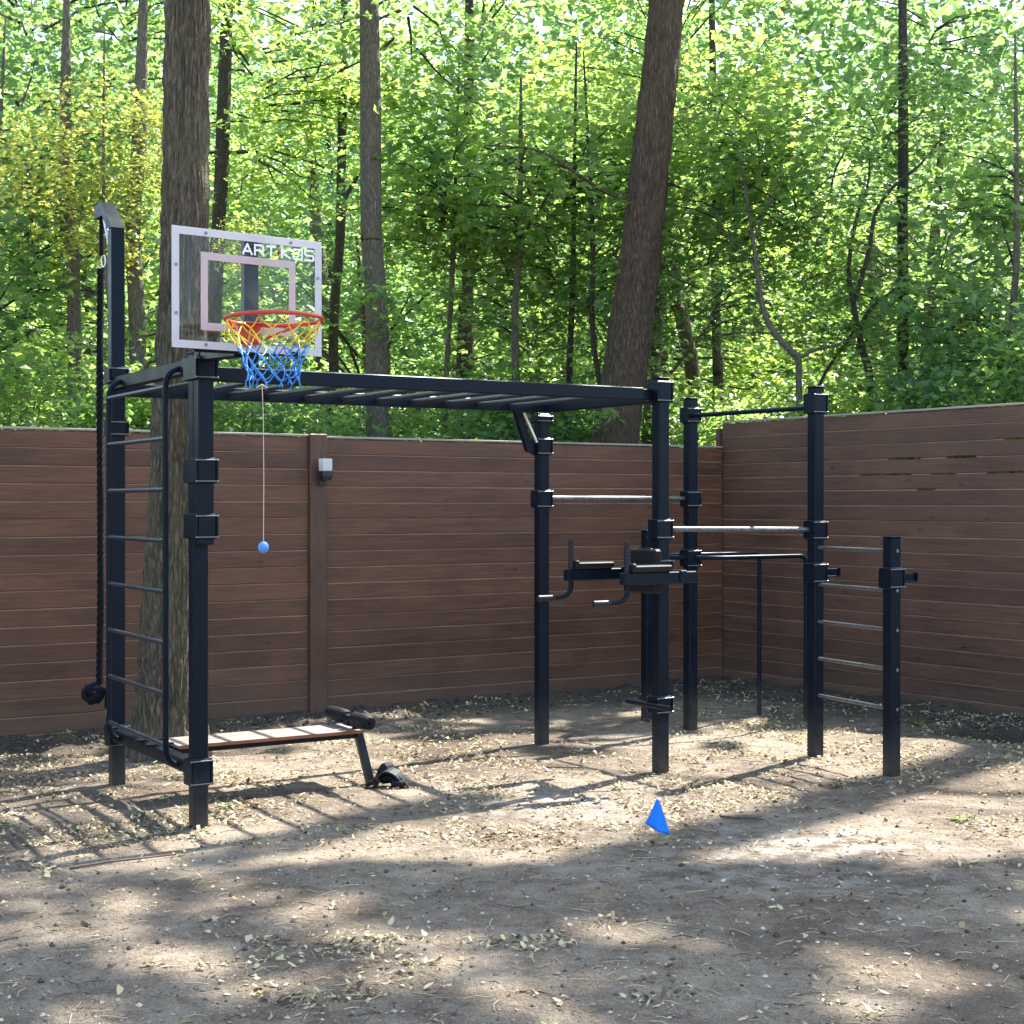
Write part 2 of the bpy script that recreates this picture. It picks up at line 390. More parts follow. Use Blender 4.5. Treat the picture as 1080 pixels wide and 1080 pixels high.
# ------------------------------------------------------------------ leaf litter, clods, twigs
def litter():
    n = 0; vs = []; tot = []
    P = []
    tries = 0
    while len(P) < 33000 and tries < 400000:
        tries += 1
        x = random.uniform(-4.3, 4.6); y = 4.6+10*random.random()**1.15
        if y > 10.7+(x+3.637)*.633-.12 and x < 2: continue
        if x >= 1.6 and y > 14.3-(x-2.0)*1.41-.12: continue
        if abs(x) > y*.40+.3: continue
        if gz(x, y) < -.09 and random.random() < .93: continue
        d = noise.noise((x*.8, y*1.0, 5))*.55+noise.noise((x*3.1, y*3.1, 8))*.65+noise.noise((x*9, y*9, 2))*.35+.03
        band = .20*math.exp(-((y-9.6-.25*x)/1.3)**2)+.10*math.exp(-((y-8.0)/.8)**2)*(x < 0)
        if random.random() < max(.015, min(1, (d+band-.20*(y < 7.3)-.05)*2.2)) : P.append((x, y))
    P = np.array(P)
    tmpl = np.array([(-1, 0), (-.45, .55), (.3, .50), (1.15, 0.05), (.35, -.5), (-.5, -.45)])
    k = len(tmpl); out = np.zeros((len(P), k, 3))
    for i, (x, y) in enumerate(P):
        s = random.choice((.004, .005, .006, .008, .010, .012, .017))*random.uniform(.7, 1.2)*(1.35 if (i % 37 == 0) else 1); a = random.uniform(0, 6.28)
        w = random.uniform(.6, 1.3); bend = random.uniform(-.9, 1.5); t1 = random.gauss(0, .65); t2 = random.gauss(0, .65)
        z0 = gz(x, y)+s*.35+.002
        for j, (p, q) in enumerate(tmpl):
            q = q*w+random.uniform(-.2, .2); p += random.uniform(-.28, .28); zz = bend*(q*q)*1.4+bend*.35*p*p+t1*p*.6+t2*q*.6
            out[i, j] = (x+s*(p*math.cos(a)-q*math.sin(a)), y+s*(p*math.sin(a)+q*math.cos(a)), max(z0+s*zz, z0-s*.6))
    me = npmesh('leaf_litter', out.reshape(-1, 3), np.arange(len(P)*k), np.arange(len(P))*k, np.full(len(P), k), M['litter'])
    o = bpy.data.objects.new('leaf_litter', me); C.objects.link(o)
    tag(o, 'pale dry fallen leaves and chips scattered over the bare soil', 'leaf litter', None, 'stuff')
    # clods: small lumps of soil
    b = MB()
    for i in range(2300):
        u = random.random()
        if u < .45: t = random.random(); p = FA.lerp(FB, .35+.65*t)+Vector((.535, -.845, 0))*random.uniform(.02, .8)
        elif u < .75: t = random.random(); p = FB.lerp(FC, t*.62)+Vector((-.816, -.577, 0))*random.uniform(.02, .9)
        else: p = Vector((random.uniform(-3, 4), random.uniform(5, 10.5), 0))
        r = random.choice((.006, .008, .012, .02))*random.uniform(.6, 1.3)*(1 if u < .75 else .6)
        z = gz(p.x, p.y)
        vs = [Vector((random.gauss(0, .12)+dx, random.gauss(0, .12)+dy, random.gauss(0, .1)+dz))*r+Vector((p.x, p.y, z+r*.3))
              for dx, dy, dz in ((1, 0, 0), (0, 1, 0), (-1, 0, 0), (0, -1, 0), (0, 0, .8), (0, 0, -.8))]
        b.add(vs, [[0, 1, 4], [1, 2, 4], [2, 3, 4], [3, 0, 4], [1, 0, 5], [2, 1, 5], [3, 2, 5], [0, 3, 5]])
    tag(b.build('soil_clods', M['soilclod']), 'small dark clods of dug soil along the fence feet', 'soil', None, 'stuff')
litter()
def twig(pts, r, label):
    b = MB(); P = [Vector((x, y, gz(x, y)+r+dz)) for x, y, dz in pts]
    b.tube(P, [r*(1-.5*i/len(P)) for i in range(len(P))], 6)
    for k in (1, 2):
        if k < len(P)-1:
            d = (P[k+1]-P[k]); q = P[k]+Vector((-d.y, d.x, .01))*.5+d*.4
            b.tube([P[k], q], [r*.6, r*.3], 5)
    tag(b.build('twig', M['twig']), label, 'twig')
def grit():
    b = MB()
    for i in range(9000):
        y = 4.4+9*random.random()**1.2; x = random.uniform(-.38, .38)*y
        if y > 10.6+(x+3.637)*.633 or (x > 1.6 and y > 14.1-(x-2.0)*1.41): continue
        r = random.choice((.0025, .003, .004, .006, .010))*random.uniform(.7, 1.3); z = gz(x, y)
        vs = [Vector((random.gauss(0, .18)+dx, random.gauss(0, .18)+dy, random.gauss(0, .12)+dz))*r+Vector((x, y, z+r*.25))
              for dx, dy, dz in ((1, 0, 0), (0, 1, 0), (-1, 0, 0), (0, -1, 0), (0, 0, .7), (0, 0, -.7))]
        b.add(vs, [[0, 1, 4], [1, 2, 4], [2, 3, 4], [3, 0, 4], [1, 0, 5], [2, 1, 5], [3, 2, 5], [0, 3, 5]])
    m, nt, bs = nodes('grit_grains'); rnd = N(nt, 'ShaderNodeNewGeometry').outputs['Random Per Island']
    L(nt, ramp(nt, rnd, [(0, (.05, .04, .032)), (.35, (.15, .12, .09)), (.7, (.34, .28, .21)), (1, (.55, .48, .39))]), bs.inputs['Base Color']); bs.inputs['Roughness'].default_value = .95
    tag(b.build('soil_grit', m), 'small crumbs of soil, grit and pebbles strewn over the yard', 'grit', None, 'stuff')
    # needles and short stalks
    b = MB()
    for i in range(2600):
        y = 4.6+8.5*random.random()**1.1; x = random.uniform(-.38, .38)*y
        if y > 10.6+(x+3.637)*.633 or (x > 1.6 and y > 14.1-(x-2.0)*1.41): continue
        a = random.uniform(0, 3.14); l = random.uniform(.012, .05); z = gz(x, y)+.003
        dx, dy = math.cos(a)*l, math.sin(a)*l; k = random.uniform(-.3, .3)
        b.tube([(x-dx, y-dy, z), (x+dy*k, y-dx*k, z+random.uniform(.001, .008)), (x+dx, y+dy, z)], random.uniform(.0008, .002), 4, False)
    tag(b.build('fallen_stalks', M['litter']), 'thin dry stalks and tiny twigs strewn over the yard', 'stalks', None, 'stuff')
grit()
twig([(-2.0, 6.85, 0), (-1.85, 6.95, .004), (-1.72, 7.0, .01), (-1.58, 7.12, .004)], .007, 'thin dead twig lying on the soil in front of the ladder foot')
twig([(.2, 9.4, 0), (.34, 9.33, .01), (.47, 9.38, .004)], .005, 'short dead twig on the sunlit soil under the pull-up bars')
twig([(1.1, 8.0, 0), (1.17, 7.90, .012), (1.25, 7.93, .004), (1.31, 7.86, .01)], .006, 'bent dead twig on the shaded soil right of the blue flag')
def sprig(x, y, s, label):
    e = empty('seedling', (x, y, gz(x, y)), label, 'seedling')
    b = MB(); c = MB()
    for k in range(6):
        a = k*1.05+random.uniform(-.3, .3); d = Vector((math.cos(a), math.sin(a), .55)).normalized(); p = d*s*.5
        w = Vector((-math.sin(a), math.cos(a), 0))*s*.22
        b.add([p*.2, p+w, p*1.9+Vector((0, 0, -s*.12)), p-w, p+Vector((0, 0, s*.05))], [[0, 4, 1], [1, 4, 2], [2, 4, 3], [3, 4, 0]])
    c.tube([(0, 0, -.01), (0, 0, s*.25)], s*.04, 5)
    b.build('leaves', M['leaf'], e); c.build('stem', M['twig'], e)
sprig(2.33, 7.88, .075, 'small bright green seedling in the soil at the right, in front of the fence shade')
sprig(3.02, 11.25, .08, 'green seedling on the dark soil at the foot of the right fence')
sprig(-1.55, 8.15, .06, 'tiny green weed beside the post with the basketball hoop')
sprig(.85, 12.2, .06, 'tiny green weed behind the dip station near the fence foot')

# ------------------------------------------------------------------ fences
def fence(A, B, H, name, label, mat, segs, gaps, ground_drop, board=.129):
    L_ = (B-A).length; ang = math.atan2(B.y-A.y, B.x-A.x)
    root = empty(name, (A.x, A.y, 0), label, 'fence', None, ang)
    for (x0, x1, zt, zoff) in segs:
        b = MB(); z = zt; r = 0
        while z > -.30:
            hh = board; joints = [x0]
            # boards butt in a staggered way along long runs
            joints.append(x1)
            for i in range(len(joints)-1):
                a, c = joints[i]+.0015, joints[i+1]-.0015
                th = .018; yo = random.uniform(-.0015, .0015); dz = random.uniform(-.0012, .0012)
                top, bot = z-.0055+dz, z-hh+dz
                n = 24; xs = [a+(c-a)*k/n for k in range(n+1)]; vs = []; fs = []
                sag = lambda x: sum((g[3] if g[0] == r and g[1] < x < g[2] else 0)*(math.sin((x-g[1])/(g[2]-g[1])*math.pi)**.7 if g[0] == r and g[1] < x < g[2] else 0) for g in gaps)
                wv = [noise.noise((x*.9, z*9, 3))*.0018 for x in xs]
                prof = [(-th+.002, 0, 0), (-th, 1, 0), (-th, 1, 1), (-th+.002, 2, 1), (th-.002, 2, 1), (th, 1, 1), (th, 1, 0), (th-.002, 0, 0)]
                c_ = .006
                for x_, w_ in zip(xs, wv):
                    t_, b_ = top+w_, bot+w_+sag(x_)
                    vs += [(x_, -th+yo+c_, b_), (x_, -th+yo, b_+c_), (x_, -th+yo, t_-c_), (x_, -th+yo+c_, t_), (x_, th+yo, t_), (x_, th+yo, b_)]
                for k in range(n):
                    for j in range(6):
                        p, q = k*6+j, k*6+(j+1) % 6
                        fs.append([p, p+6, q+6, q])
                fs.append([0, 1, 2, 3, 4, 5]); fs.append([n*6+j for j in (5, 4, 3, 2, 1, 0)])
                b.add(vs, fs)
            iv = sorted([(g[1], g[2]) for g in gaps if g[0] == r]); xa = x0+.004
            for (g0, g1) in iv+[(x1-.004, None)]:          # tongue behind the joint below this board
                b.m = 1
                if g0-xa > .05: b.box(((xa+g0)/2, -.006, z-hh-.002), ((g0-xa)/2, 0, 0), (0, .006, 0), (0, 0, .008), .0005)
                b.m = 0
                if g1: xa = g1
            z -= hh; r += 1
        b.fix = True
        b.build('board_panel', [mat, M['tongue']], root)
        cp = MB(); cp.box(((x0+x1)/2, 0, zt+.0085), ((x1-x0)/2-.002, 0, 0), (0, .026, 0), (0, 0, .008), .002)
        cp.build('cap_rail', M['cap'], root)
    return root, ang
LL = (FB-FA).length
xp = (Vector((-1.53, 12.11, 0))-FA).length-.033     # position of the vertical post along the left fence
fl, angl = fence(FA, FB, 2.18, 'plank_fence', 'long brown plank fence from the left edge to the corner, carrying the wall lamp', M['wood'],
     [(0, xp-.075, 2.175, 0), (xp+.075, LL-.03, 2.165, 0)], [], 0)
pb = MB(); pb.box((xp, -.012, .98), (.0735, 0, 0), (0, .04, 0), (0, 0, 1.215), .005)
pb.build('fence_post', M['woodpost'], fl)
for xx in (2.0, 4.3, 8.4):
    q = MB(); q.box((xx, .07, .95), (.03, 0, 0), (0, .03, 0), (0, 0, 1.2)); q.build('fence_post', M['woodpost'], fl)
LR = (FC-FB).length
fr, angr = fence(FB, FC, 2.40, 'plank_fence', 'taller brown plank fence on the right, running from the corner to the right edge', M['wood2'],
     [(.003, LR, 2.40, 0)], [(2, 2.0, 2.35, .008), (1, 3.15, 3.4, .006), (2, 2.6, 2.9, .008), (3, 1.7, 2.25, .006), (3, 2.45, 2.7, .012), (3, 3.0, 3.5, .009), (4, 2.3, 2.5, .006)], 0)
for xx in (-.02,):
    q = MB(); q.box((xx-.03, -.005, 1.05), (.022, 0, 0), (0, .03, 0), (0, 0, 1.30)); q.build('fence_post', M['woodpost'], fr)
for xx in (2.2, 4.6):
    q = MB(); q.box((xx, .07, 1.0), (.03, 0, 0), (0, .03, 0), (0, 0, 1.35)); q.build('fence_post', M['woodpost'], fr)
# lamp on the fence post
lampP = Vector((-1.53, 12.11, 0))
fd = (FB-FA).normalized(); fn = Vector((fd.y, -fd.x, 0))
lp = empty('fence_lamp', lampP+fd*-.012+fn*.052+Z*1.80, 'small black wall lamp with square frosted shade on the fence post', 'lamp', None, angl)
b = MB(); b.box((0, -.012, .055), (.035, 0, 0), (0, .012, 0), (0, 0, .07), .003)
b.build('bracket', M['lampblack'], lp)
b = MB(); w0, w1 = .026, .044
for (z0, z1, a0, a1) in ((.025, .06, .034, .044), (.06, .098, .044, .044)):
    vs = [(sx*a, -.070+sy*a, z) for z, a in ((z0, a0), (z1, a1)) for sx, sy in ((-1, -1), (1, -1), (1, 1), (-1, 1))]
    b.add(vs, [[3, 2, 1, 0], [4, 5, 6, 7], [0, 1, 5, 4], [1, 2, 6, 5], [2, 3, 7, 6], [3, 0, 4, 7]])
b.build('lamp_base', M['lampblack'], lp)
b = MB(); b.box((0, -.070, .148), (.041, 0, 0), (0, .041, 0), (0, 0, .049), .004)
sh = b.build('lamp_shade', M['lampglass'], lp)
b = MB(); b.tube([(0, -.070, .10), (0, -.070, .135)], [.022, .02], 16); b.build('bulb_holder', M['border'], lp)

# ------------------------------------------------------------------ the workout frame
gym = empty('workout_frame', O, 'large dark metal outdoor workout frame with monkey bars, wall ladder, pull-up and dip bars', 'workout frame', None, TH)
posts = {'P1': (.01, -1.41), 'P2': (0, 0), 'P3': (2.965, -1.40), 'P4': (2.98, -.07), 'P5': (4.24, -1.895),
         'P6': (4.22, -1.35), 'P8': (4.15, .04), 'P9': (4.07, .79)}
S = .04
def post(a, b, top, name='post', z0=-.35, bev=.007, s=S, par=gym, cap=True):
    m = MB(); z1 = top-(.006 if cap else 0)
    m.box(loc(a, b, (z0+z1)/2), uL*s, vL*s, Z*(z1-z0)/2, bev)
    o = m.build(name, M['metal'], par)
    if cap:
        c = MB(); c.box(loc(a, b, top-.0025), uL*(s+.002), vL*(s+.002), Z*.0035, .0015); c.build('post_cap', M['metal'], o)
    return o
boltmesh = {}
def clamp(a, b, zc, h, ex=0.0, side='v'):
    """sheet clamp round a post with long bolts across its two faces"""
    w = .049
    m = MB(); m.box(loc(a, b+ex/2, zc), uL*w, vL*(w+ex/2), Z*h/2, .006)
    for su in (-1, 1):                         # folded ears where the two halves meet
        m.box(loc(a+su*(w+.0055), b+ex/2, zc), uL*.005, vL*(w+ex/2+.003), Z*(h/2-.004), .001)
    o = m.build('clamp', M['metal'], gym)
    key = round(ex, 3)
    for sv in (-1, 1):
        for sz in (-1, 1):
            p = loc(a, b+ex/2+sv*(w+ex/2+.0022), zc+sz*(h/2-.012))
            if 'x' not in boltmesh:
                q = MB(); q.tube([(-.054, 0, 0), (.054, 0, 0)], .0032, 8)
                for sx in (-1, 1): q.tube([(sx*.054, 0, 0), (sx*.0595, 0, 0)], .0062, 6, smooth=False)
                t = q.build('bolt', M['bolt'], o, p); boltmesh['x'] = t.data
            else:
                t = bpy.data.objects.new('bolt', boltmesh['x']); C.objects.link(t); t.parent = o; t.location = p
    return o
def beam(p, q, hw, hh, name='beam', par=gym, mat='metal', bev=.005):
    p, q = Vector(p), Vector(q); d = q-p; t = d.normalized()
    up = Z if abs(t.z) < .95 else uL
    s_ = t.cross(up).normalized(); up = s_.cross(t)
    m = MB(); m.box((p+q)/2, d/2, s_*hw, up*hh, bev); return m.build(name, M[mat], par)
def pipe(pts, r, name, mat='bar', par=gym, n=14, caps=True):
    return MB().tube(pts, r, n, caps).build(name, M[mat], par)
def bend(p0, p1, p2, k=8):
    p0, p1, p2 = map(Vector, (p0, p1, p2))
    return [p0*(1-t)**2+p1*2*t*(1-t)+p2*t*t for t in [i/k for i in range(k+1)]]

PA = posts
post(*PA['P2'], 2.41); post(*PA['P4'], 2.415); post(*PA['P8'], 2.40); post(*PA['P6'], 2.41)
post(*PA['P3'], 2.262, cap=False); post(*PA['P5'], 1.44); post(*PA['P9'], 1.445)
# rope mast: tall post, mitred slant and horizontal arm
a1, b1 = PA['P1']
mast = post(a1, b1, 3.255, 'mast', cap=False)
m = MB()
pth = [(b1, 3.248), (b1-.17, 3.40), (b1-.44, 3.40)]
def prism(mb, prof, hu, a):
    n = len(prof); vs = [loc(a-hu, b, z) for b, z in prof]+[loc(a+hu, b, z) for b, z in prof]
    fs = [list(range(n)), list(range(2*n-1, n-1, -1))]+[[i, (i+1) % n, n+(i+1) % n, n+i] for i in range(n)]
    mb.add(vs, fs); mb.fix = True
prism(m, [(b1+.04, 3.2552), (b1-.04, 3.2552), (b1-.155, 3.355), (b1-.31, 3.355), (b1-.31, 3.435), (b1-.165, 3.435)], .0398, a1)
m.build('mast_arm', M['metal'], gym)
pipe([loc(a1, b1-.035, 3.03), loc(a1, b1-.23, 3.35)], .013, 'brace', 'clip')
pipe([loc(a1-.01, b1-.04, 3.20), loc(a1-.01, b1-.16, 3.27), loc(a1-.01, b1-.17, 3.352)], .011, 'brace', 'clip')

CL = [('P1', 2.395, .10), ('P1', 2.085, .095), ('P1', .285, .13), ('P2', .285, .14),
      ('P3', 2.225, .055), ('P3', 2.035, .12), ('P3', 1.675, .125), ('P4', 2.33, .135), ('P4', 1.487, .125), ('P4', .41, .11),
      ('P5', 1.25, .12), ('P6', 2.285, .115), ('P6', 1.675, .12), ('P6', 1.245, .13),
      ('P8', 2.29, .135), ('P8', 1.472, .125), ('P8', 1.195, .13), ('P9', 1.195, .13)]
for k, z, h in CL: clamp(*PA[k], z, h)
clamp(*PA['P4'], 1.24, .13)
clamp(*PA['P2'], 2.325, .12, .08); clamp(*PA['P2'], 1.81, .13, .08); clamp(*PA['P2'], 1.53, .13, .08)
# round embossed plate on the lower clamp
m = MB(); pts = [loc(.0+.022*math.cos(t), .0502, .285+.026*math.sin(t)) for t in [R(60+i*20) for i in range(13)]]
m.tube(pts, .0018, 6); m.build('embossed_mark', M['metal'], gym)

# top and bottom cross beams of the ladder bay
beam(loc(0, -1.35, 2.345), loc(0, -.055, 2.345), .028, .036)
beam(loc(2.97, -1.345, 2.30), loc(2.97, -.125, 2.30), .028, .036)
beam(loc(0, -1.35, .295), loc(0, -.055, .295), .036, .034)
# wall ladder: two bent rails, eight rungs
for bb in (-1.20, -.21):
    top = bend(loc(.0, bb, 2.345), loc(-.1, bb, 2.345), loc(-.1, bb, 2.23))
    bot = bend(loc(-.1, bb, .40), loc(-.1, bb, .285), loc(.0, bb, .285))
    pipe([loc(-.015, bb, 2.345)]+top[1:]+[loc(-.1, bb, z) for z in np.linspace(2.1, .5, 8)]+bot[:-1]+[loc(-.02, bb, .285)], .0155, 'ladder_rail', 'metal')
for k in range(8):
    z = .395+.2643*k
    pipe([loc(-.1, -1.205, z), loc(-.1, -.205, z)], .0125, 'ladder_rung', 'rung')
# monkey bars
beam(loc(-.02, -1.40, 2.31), loc(2.97, -1.40, 2.31), .025, .038, 'long_beam')
beam(loc(.05, -.06, 2.31), loc(2.83, -.065, 2.31), .025, .038, 'long_beam')
beam(loc(2.80, -.09, 2.31), loc(2.935, -.09, 2.31), .006, .034, 'joint_plate')
for k in range(11):
    a = .20+.25*k
    pipe([loc(a, -1.376, 2.305), loc(a, -.086, 2.305)], .0165, 'monkey_rung', 'rung')
# gusset bracket on the far post
m = MB()
prism2 = [(2.74, 2.268), (2.79, 2.268), (2.868, 2.06), (2.912, 2.05), (2.912, 1.98), (2.84, 2.0)]
vs = [loc(a, -1.42, z) for a, z in prism2]+[loc(a, -1.38, z) for a, z in prism2]; n = 6
m.add(vs, [list(range(n)), list(range(2*n-1, n-1, -1))]+[[i, (i+1) % n, n+(i+1) % n, n+i] for i in range(n)]); m.fix = True
m.build('gusset', M['metal'], gym)
pipe([loc(2.80, -1.37, 2.26), loc(2.90, -1.36, 2.06)], .010, 'brace', 'clip')
# pull-up bars
def ends(p, q, r):
    t = (Vector(q)-Vector(p)).normalized(); return p, q
pipe([loc(3.02, -1.395, 1.68), loc(4.17, -1.35, 1.68)], .0165, 'pull_up_bar')
pipe([loc(4.20, -1.29, 2.28), loc(4.16, -.015, 2.268)], .0165, 'pull_up_bar', 'metal')
pipe([loc(3.03, -.06, 1.487), loc(4.10, .035, 1.475)], .0165, 'pull_up_bar')
# dip bars
pipe([loc(4.21, -1.62, 1.258), loc(4.9, -1.60, 1.258)]+bend(loc(5.02, -1.60, 1.258), loc(5.09, -1.60, 1.258), loc(5.09, -1.60, 1.19))+[loc(5.09, -1.60, .6), loc(5.09, -1.60, -.1)], .0165, 'dip_bar', 'metal')
pipe([loc(4.23, -1.30, 1.25), loc(4.27, -1.22, 1.25), loc(4.40, -1.17, 1.25), loc(4.9, -1.16, 1.25)]+bend(loc(5.10, -1.16, 1.25), loc(5.165, -1.16, 1.25), loc(5.165, -1.16, 1.18))+[loc(5.165, -1.16, .6), loc(5.165, -1.16, -.1)], .0165, 'dip_bar', 'metal')
pipe([loc(4.18, -1.87, 1.25)]+bend(loc(4.10, -1.80, 1.25), loc(4.07, -1.66, 1.25), loc(4.09, -1.5, 1.25), 5)+bend(loc(4.09, -1.48, 1.25), loc(4.10, -1.37, 1.25), loc(4.17, -1.34, 1.25), 5), .0165, 'connecting_bar', 'metal')
# low ladder between two right posts
for k in range(5):
    z = .405+.2385*k
    pipe([loc(4.135, .085, z), loc(4.07, .745, z)], .012, 'low_rung', 'bar')
    pipe([loc(4.07, .831, z), loc(4.07, .838, z)], .011, 'rung_bolt', 'bolt', n=8)
# barbell hooks
for (a, b) in (PA['P8'], PA['P9']):
    m = MB(); m.box(loc(a+.125, b, 1.195), uL*.075, vL*.004, Z*.024, .002)
    m.box(loc(a+.125, b, 1.170), uL*.075, vL*.022, Z*.004, .002)
    m.box(loc(a+.197, b, 1.199), uL*.004, vL*.022, Z*.026, .002)
    m.build('barbell_hook', M['metal'], gym)
# knee raise and dip station on the centre post
a4, b4 = PA['P4']
beam(loc(a4-.075, b4-.33, 1.215), loc(a4-.075, b4+.33, 1.215), .024, .034, 'station_crossbar')
for sb in (-.30, .29):
    arm = beam(loc(a4-.50, b4+sb, 1.205), loc(a4+.03, b4+sb, 1.205), .028, .036, 'arm_beam')
    m = MB(); m.box(loc(a4-.30, b4+sb, 1.262), uL*.135, vL*.048, Z*.020, .007); m.box(loc(a4-.44, b4+sb, 1.268), uL*.014, vL*.048, Z*.027, .008)
    m.build('arm_pad', M['pad'], gym)
    g = MB(); zs = np.linspace(1.24, 1.425, 28); g.tube([loc(a4-.46, b4+sb, z) for z in zs], [.0165+.003*(i % 3 == 0) for i in range(28)], 14)
    gp = g.build('grip', M['rubber'], gym)
    pts = [loc(a4-.46, b4+sb, 1.17), loc(a4-.46, b4+sb, 1.14)]+bend(loc(a4-.46, b4+sb, 1.13), loc(a4-.47, b4+sb, 1.068), loc(a4-.56, b4+sb, 1.068))
    h = pipe(pts+[loc(a4-.60, b4+sb, 1.068)], .0155, 'dip_handle', 'metal')
    pipe([loc(a4-.585, b4+sb, 1.068), loc(a4-.70, b4+sb, 1.068)], .019, 'handle_grip', 'rubber', h)
m = MB(); m.box(loc(a4-.14, b4, 1.235), uL*.028, vL*.165, Z*.135, .016); m.build('back_pad', M['pad'], gym)
# foot bar at the base of the centre post
pipe([loc(a4-.075, b4-.24, .41), loc(a4-.075, b4+.20, .41)], .017, 'foot_bar', 'metal')
pipe([loc(a4-.05, b4, .41), loc(a4-.085, b4, .41)], .014, 'foot_bar_stub', 'metal')

# ------------------------------------------------------------------ basketball hoop on its bracket
hoop = empty('basketball_hoop', O+V*.081+Z*1.435, 'clear basketball backboard with white lettering, red rim and yellow and blue net', 'basketball hoop', None, TH)
HZ = -1.435
BA = .01; BB = .66; HR = R(5.0)
def hl(a, b, z):
    if b > .30:                      # board and rim are turned slightly on the arm end
        da, db = a-BA, b-BB; a, b = BA+da*math.cos(HR)+db*math.sin(HR), BB-da*math.sin(HR)+db*math.cos(HR)
    return Vector((a, -(b-.081), z+HZ))
m = MB(); m.box(hl(0, .0815, 1.925), uL*.04, vL*.04, Z*.488, .007); m.build('mast', M['metal'], hoop)
def hbeam(p, q, hw, hh, name, mat='metal', bev=.005): return beam(p, q, hw, hh, name, hoop, mat, bev)
hbeam(hl(0, .10, 2.395), hl(BA, BB-.075, 2.375), .035, .035, 'support_arm')
m = MB(); m.box(hl(BA+.03, BB-.048, 2.60), uL*.036, vL*.026, Z*.315, .004); m.build('board_upright', M['metal'], hoop)
for z, bw in ((2.36, .26), (2.905, .055)):
    m = MB(); m.box(hl(BA+.03*(z > 2.5), BB-.0175, z), uL*bw, vL*.004, Z*.013, .002); m.build('board_batten', M['metal'], hoop)
uH, vH = Vector((math.cos(HR), math.sin(HR), 0)), Vector((math.sin(HR), -math.cos(HR), 0))
BW, BH, BZ = .775, .555, 2.635
m = MB(); m.box(hl(BA, BB, BZ), uH*BW/2, vH*.004, Z*BH/2, .001); board = m.build('backboard', M['glass'], hoop)
def band(x0, x1, z0, z1, t, off, name, mat, skip=None):
    m = MB(); e = .0007
    for (p0, p1, q0, q1) in ((x0, x1, z1-t, z1), (x0, x1, z0, z0+t), (x0, x0+t, z0+t, z1-t), (x1-t, x1, z0+t, z1-t)):
        m.box(hl(BA+(p0+p1)/2, BB+off, BZ+(q0+q1)/2), uH*(p1-p0)/2, vH*e, Z*(q1-q0)/2, .0001)
    return m.build(name, M[mat], board)
band(-BW/2, BW/2, -BH/2, BH/2, .036, .0052, 'border_stripe', 'border')
band(-.245, .245, -.19, .170, .035, .0052, 'target_square', 'innerband')
for x, z in ((-.367, .10), (-.367, -.12), (.367, .10), (.367, -.12), (-.22, .257), (.22, .257), (-.22, -.257), (.22, -.257)):
    m = MB(); m.tube([hl(BA+x, BB+.0055, BZ+z), hl(BA+x, BB+.010, BZ+z)], .008, 10); m.build('board_bolt', M['bolt'], board)
# lettering in drawn strokes: ART KOS
letters = {'A': [[(0, 0), (.5, 1), (1, 0)], [(.2, .3), (.8, .3)]],
 'R': [[(0, 0), (0, 1), (.85, 1), (.95, .85), (.95, .6), (.85, .48), (0, .48)], [(.5, .48), (1, 0)]],
 'T': [[(0, 1), (1, 1)], [(.5, 1), (.5, 0)]], 'K': [[(0, 0), (0, 1)], [(.95, 1), (.1, .5), (1, 0)]],
 'O': [[(.08, 0), (0, .1), (0, .9), (.08, 1), (.92, 1), (1, .9), (1, .1), (.92, 0), (.08, 0)]],
 'S': [[(1, 1), (.1, 1), (0, .9), (0, .6), (.1, .5), (.9, .5), (1, .4), (1, .1), (.9, 0), (0, 0)]]}
m = MB(); H_ = .046; W_ = .046; x = -.032; zb = BZ+.182
def strokes(mb, ch, x):
    for st in letters[ch]:
        for (p, q) in zip(st[:-1], st[1:]):
            P0 = Vector((x+p[0]*W_, p[1]*H_)); P1 = Vector((x+q[0]*W_, q[1]*H_)); d = (P1-P0); t = d.normalized()
            n_ = Vector((-t.y, t.x)); h_ = .0049
            A0, A1 = P0-t*h_*.7, P1+t*h_*.7
            pts = [A0-n_*h_, A1-n_*h_, A1+n_*h_, A0+n_*h_]
            yo = BB+.0066+random.uniform(0, .0006)
            mb.add([hl(BA+a.x, yo, zb+a.y) for a in pts]+[hl(BA+a.x, yo-.0005, zb+a.y) for a in pts],
                   [[0, 1, 2, 3], [7, 6, 5, 4], [0, 4, 5, 1], [1, 5, 6, 2], [2, 6, 7, 3], [3, 7, 4, 0]])
for ch, adv in (('A', .062), ('R', .062), ('T', .079), ('K', .063), ('O', .062), ('S', .06)):
    strokes(m, ch, x); x += adv
m.fix = True; m.build('lettering', M['letter'], board)
m = MB(); cx = -.032+.062*2+.061
for pts in ([(0, 0), (.010, .018), (.003, .048), (-.006, .02)], [(-.008, .012), (.014, .022), (.012, .030), (-.008, .020)]):
    m.add([hl(BA+cx+a, BB+.007, zb+b_) for a, b_ in pts]+[hl(BA+cx+a, BB+.0055, zb+b_) for a, b_ in pts],
          [[0, 1, 2, 3], [7, 6, 5, 4], [0, 4, 5, 1], [1, 5, 6, 2], [2, 6, 7, 3], [3, 7, 4, 0]])
m.fix = True; m.build('red_emblem', M['redmark'], board)
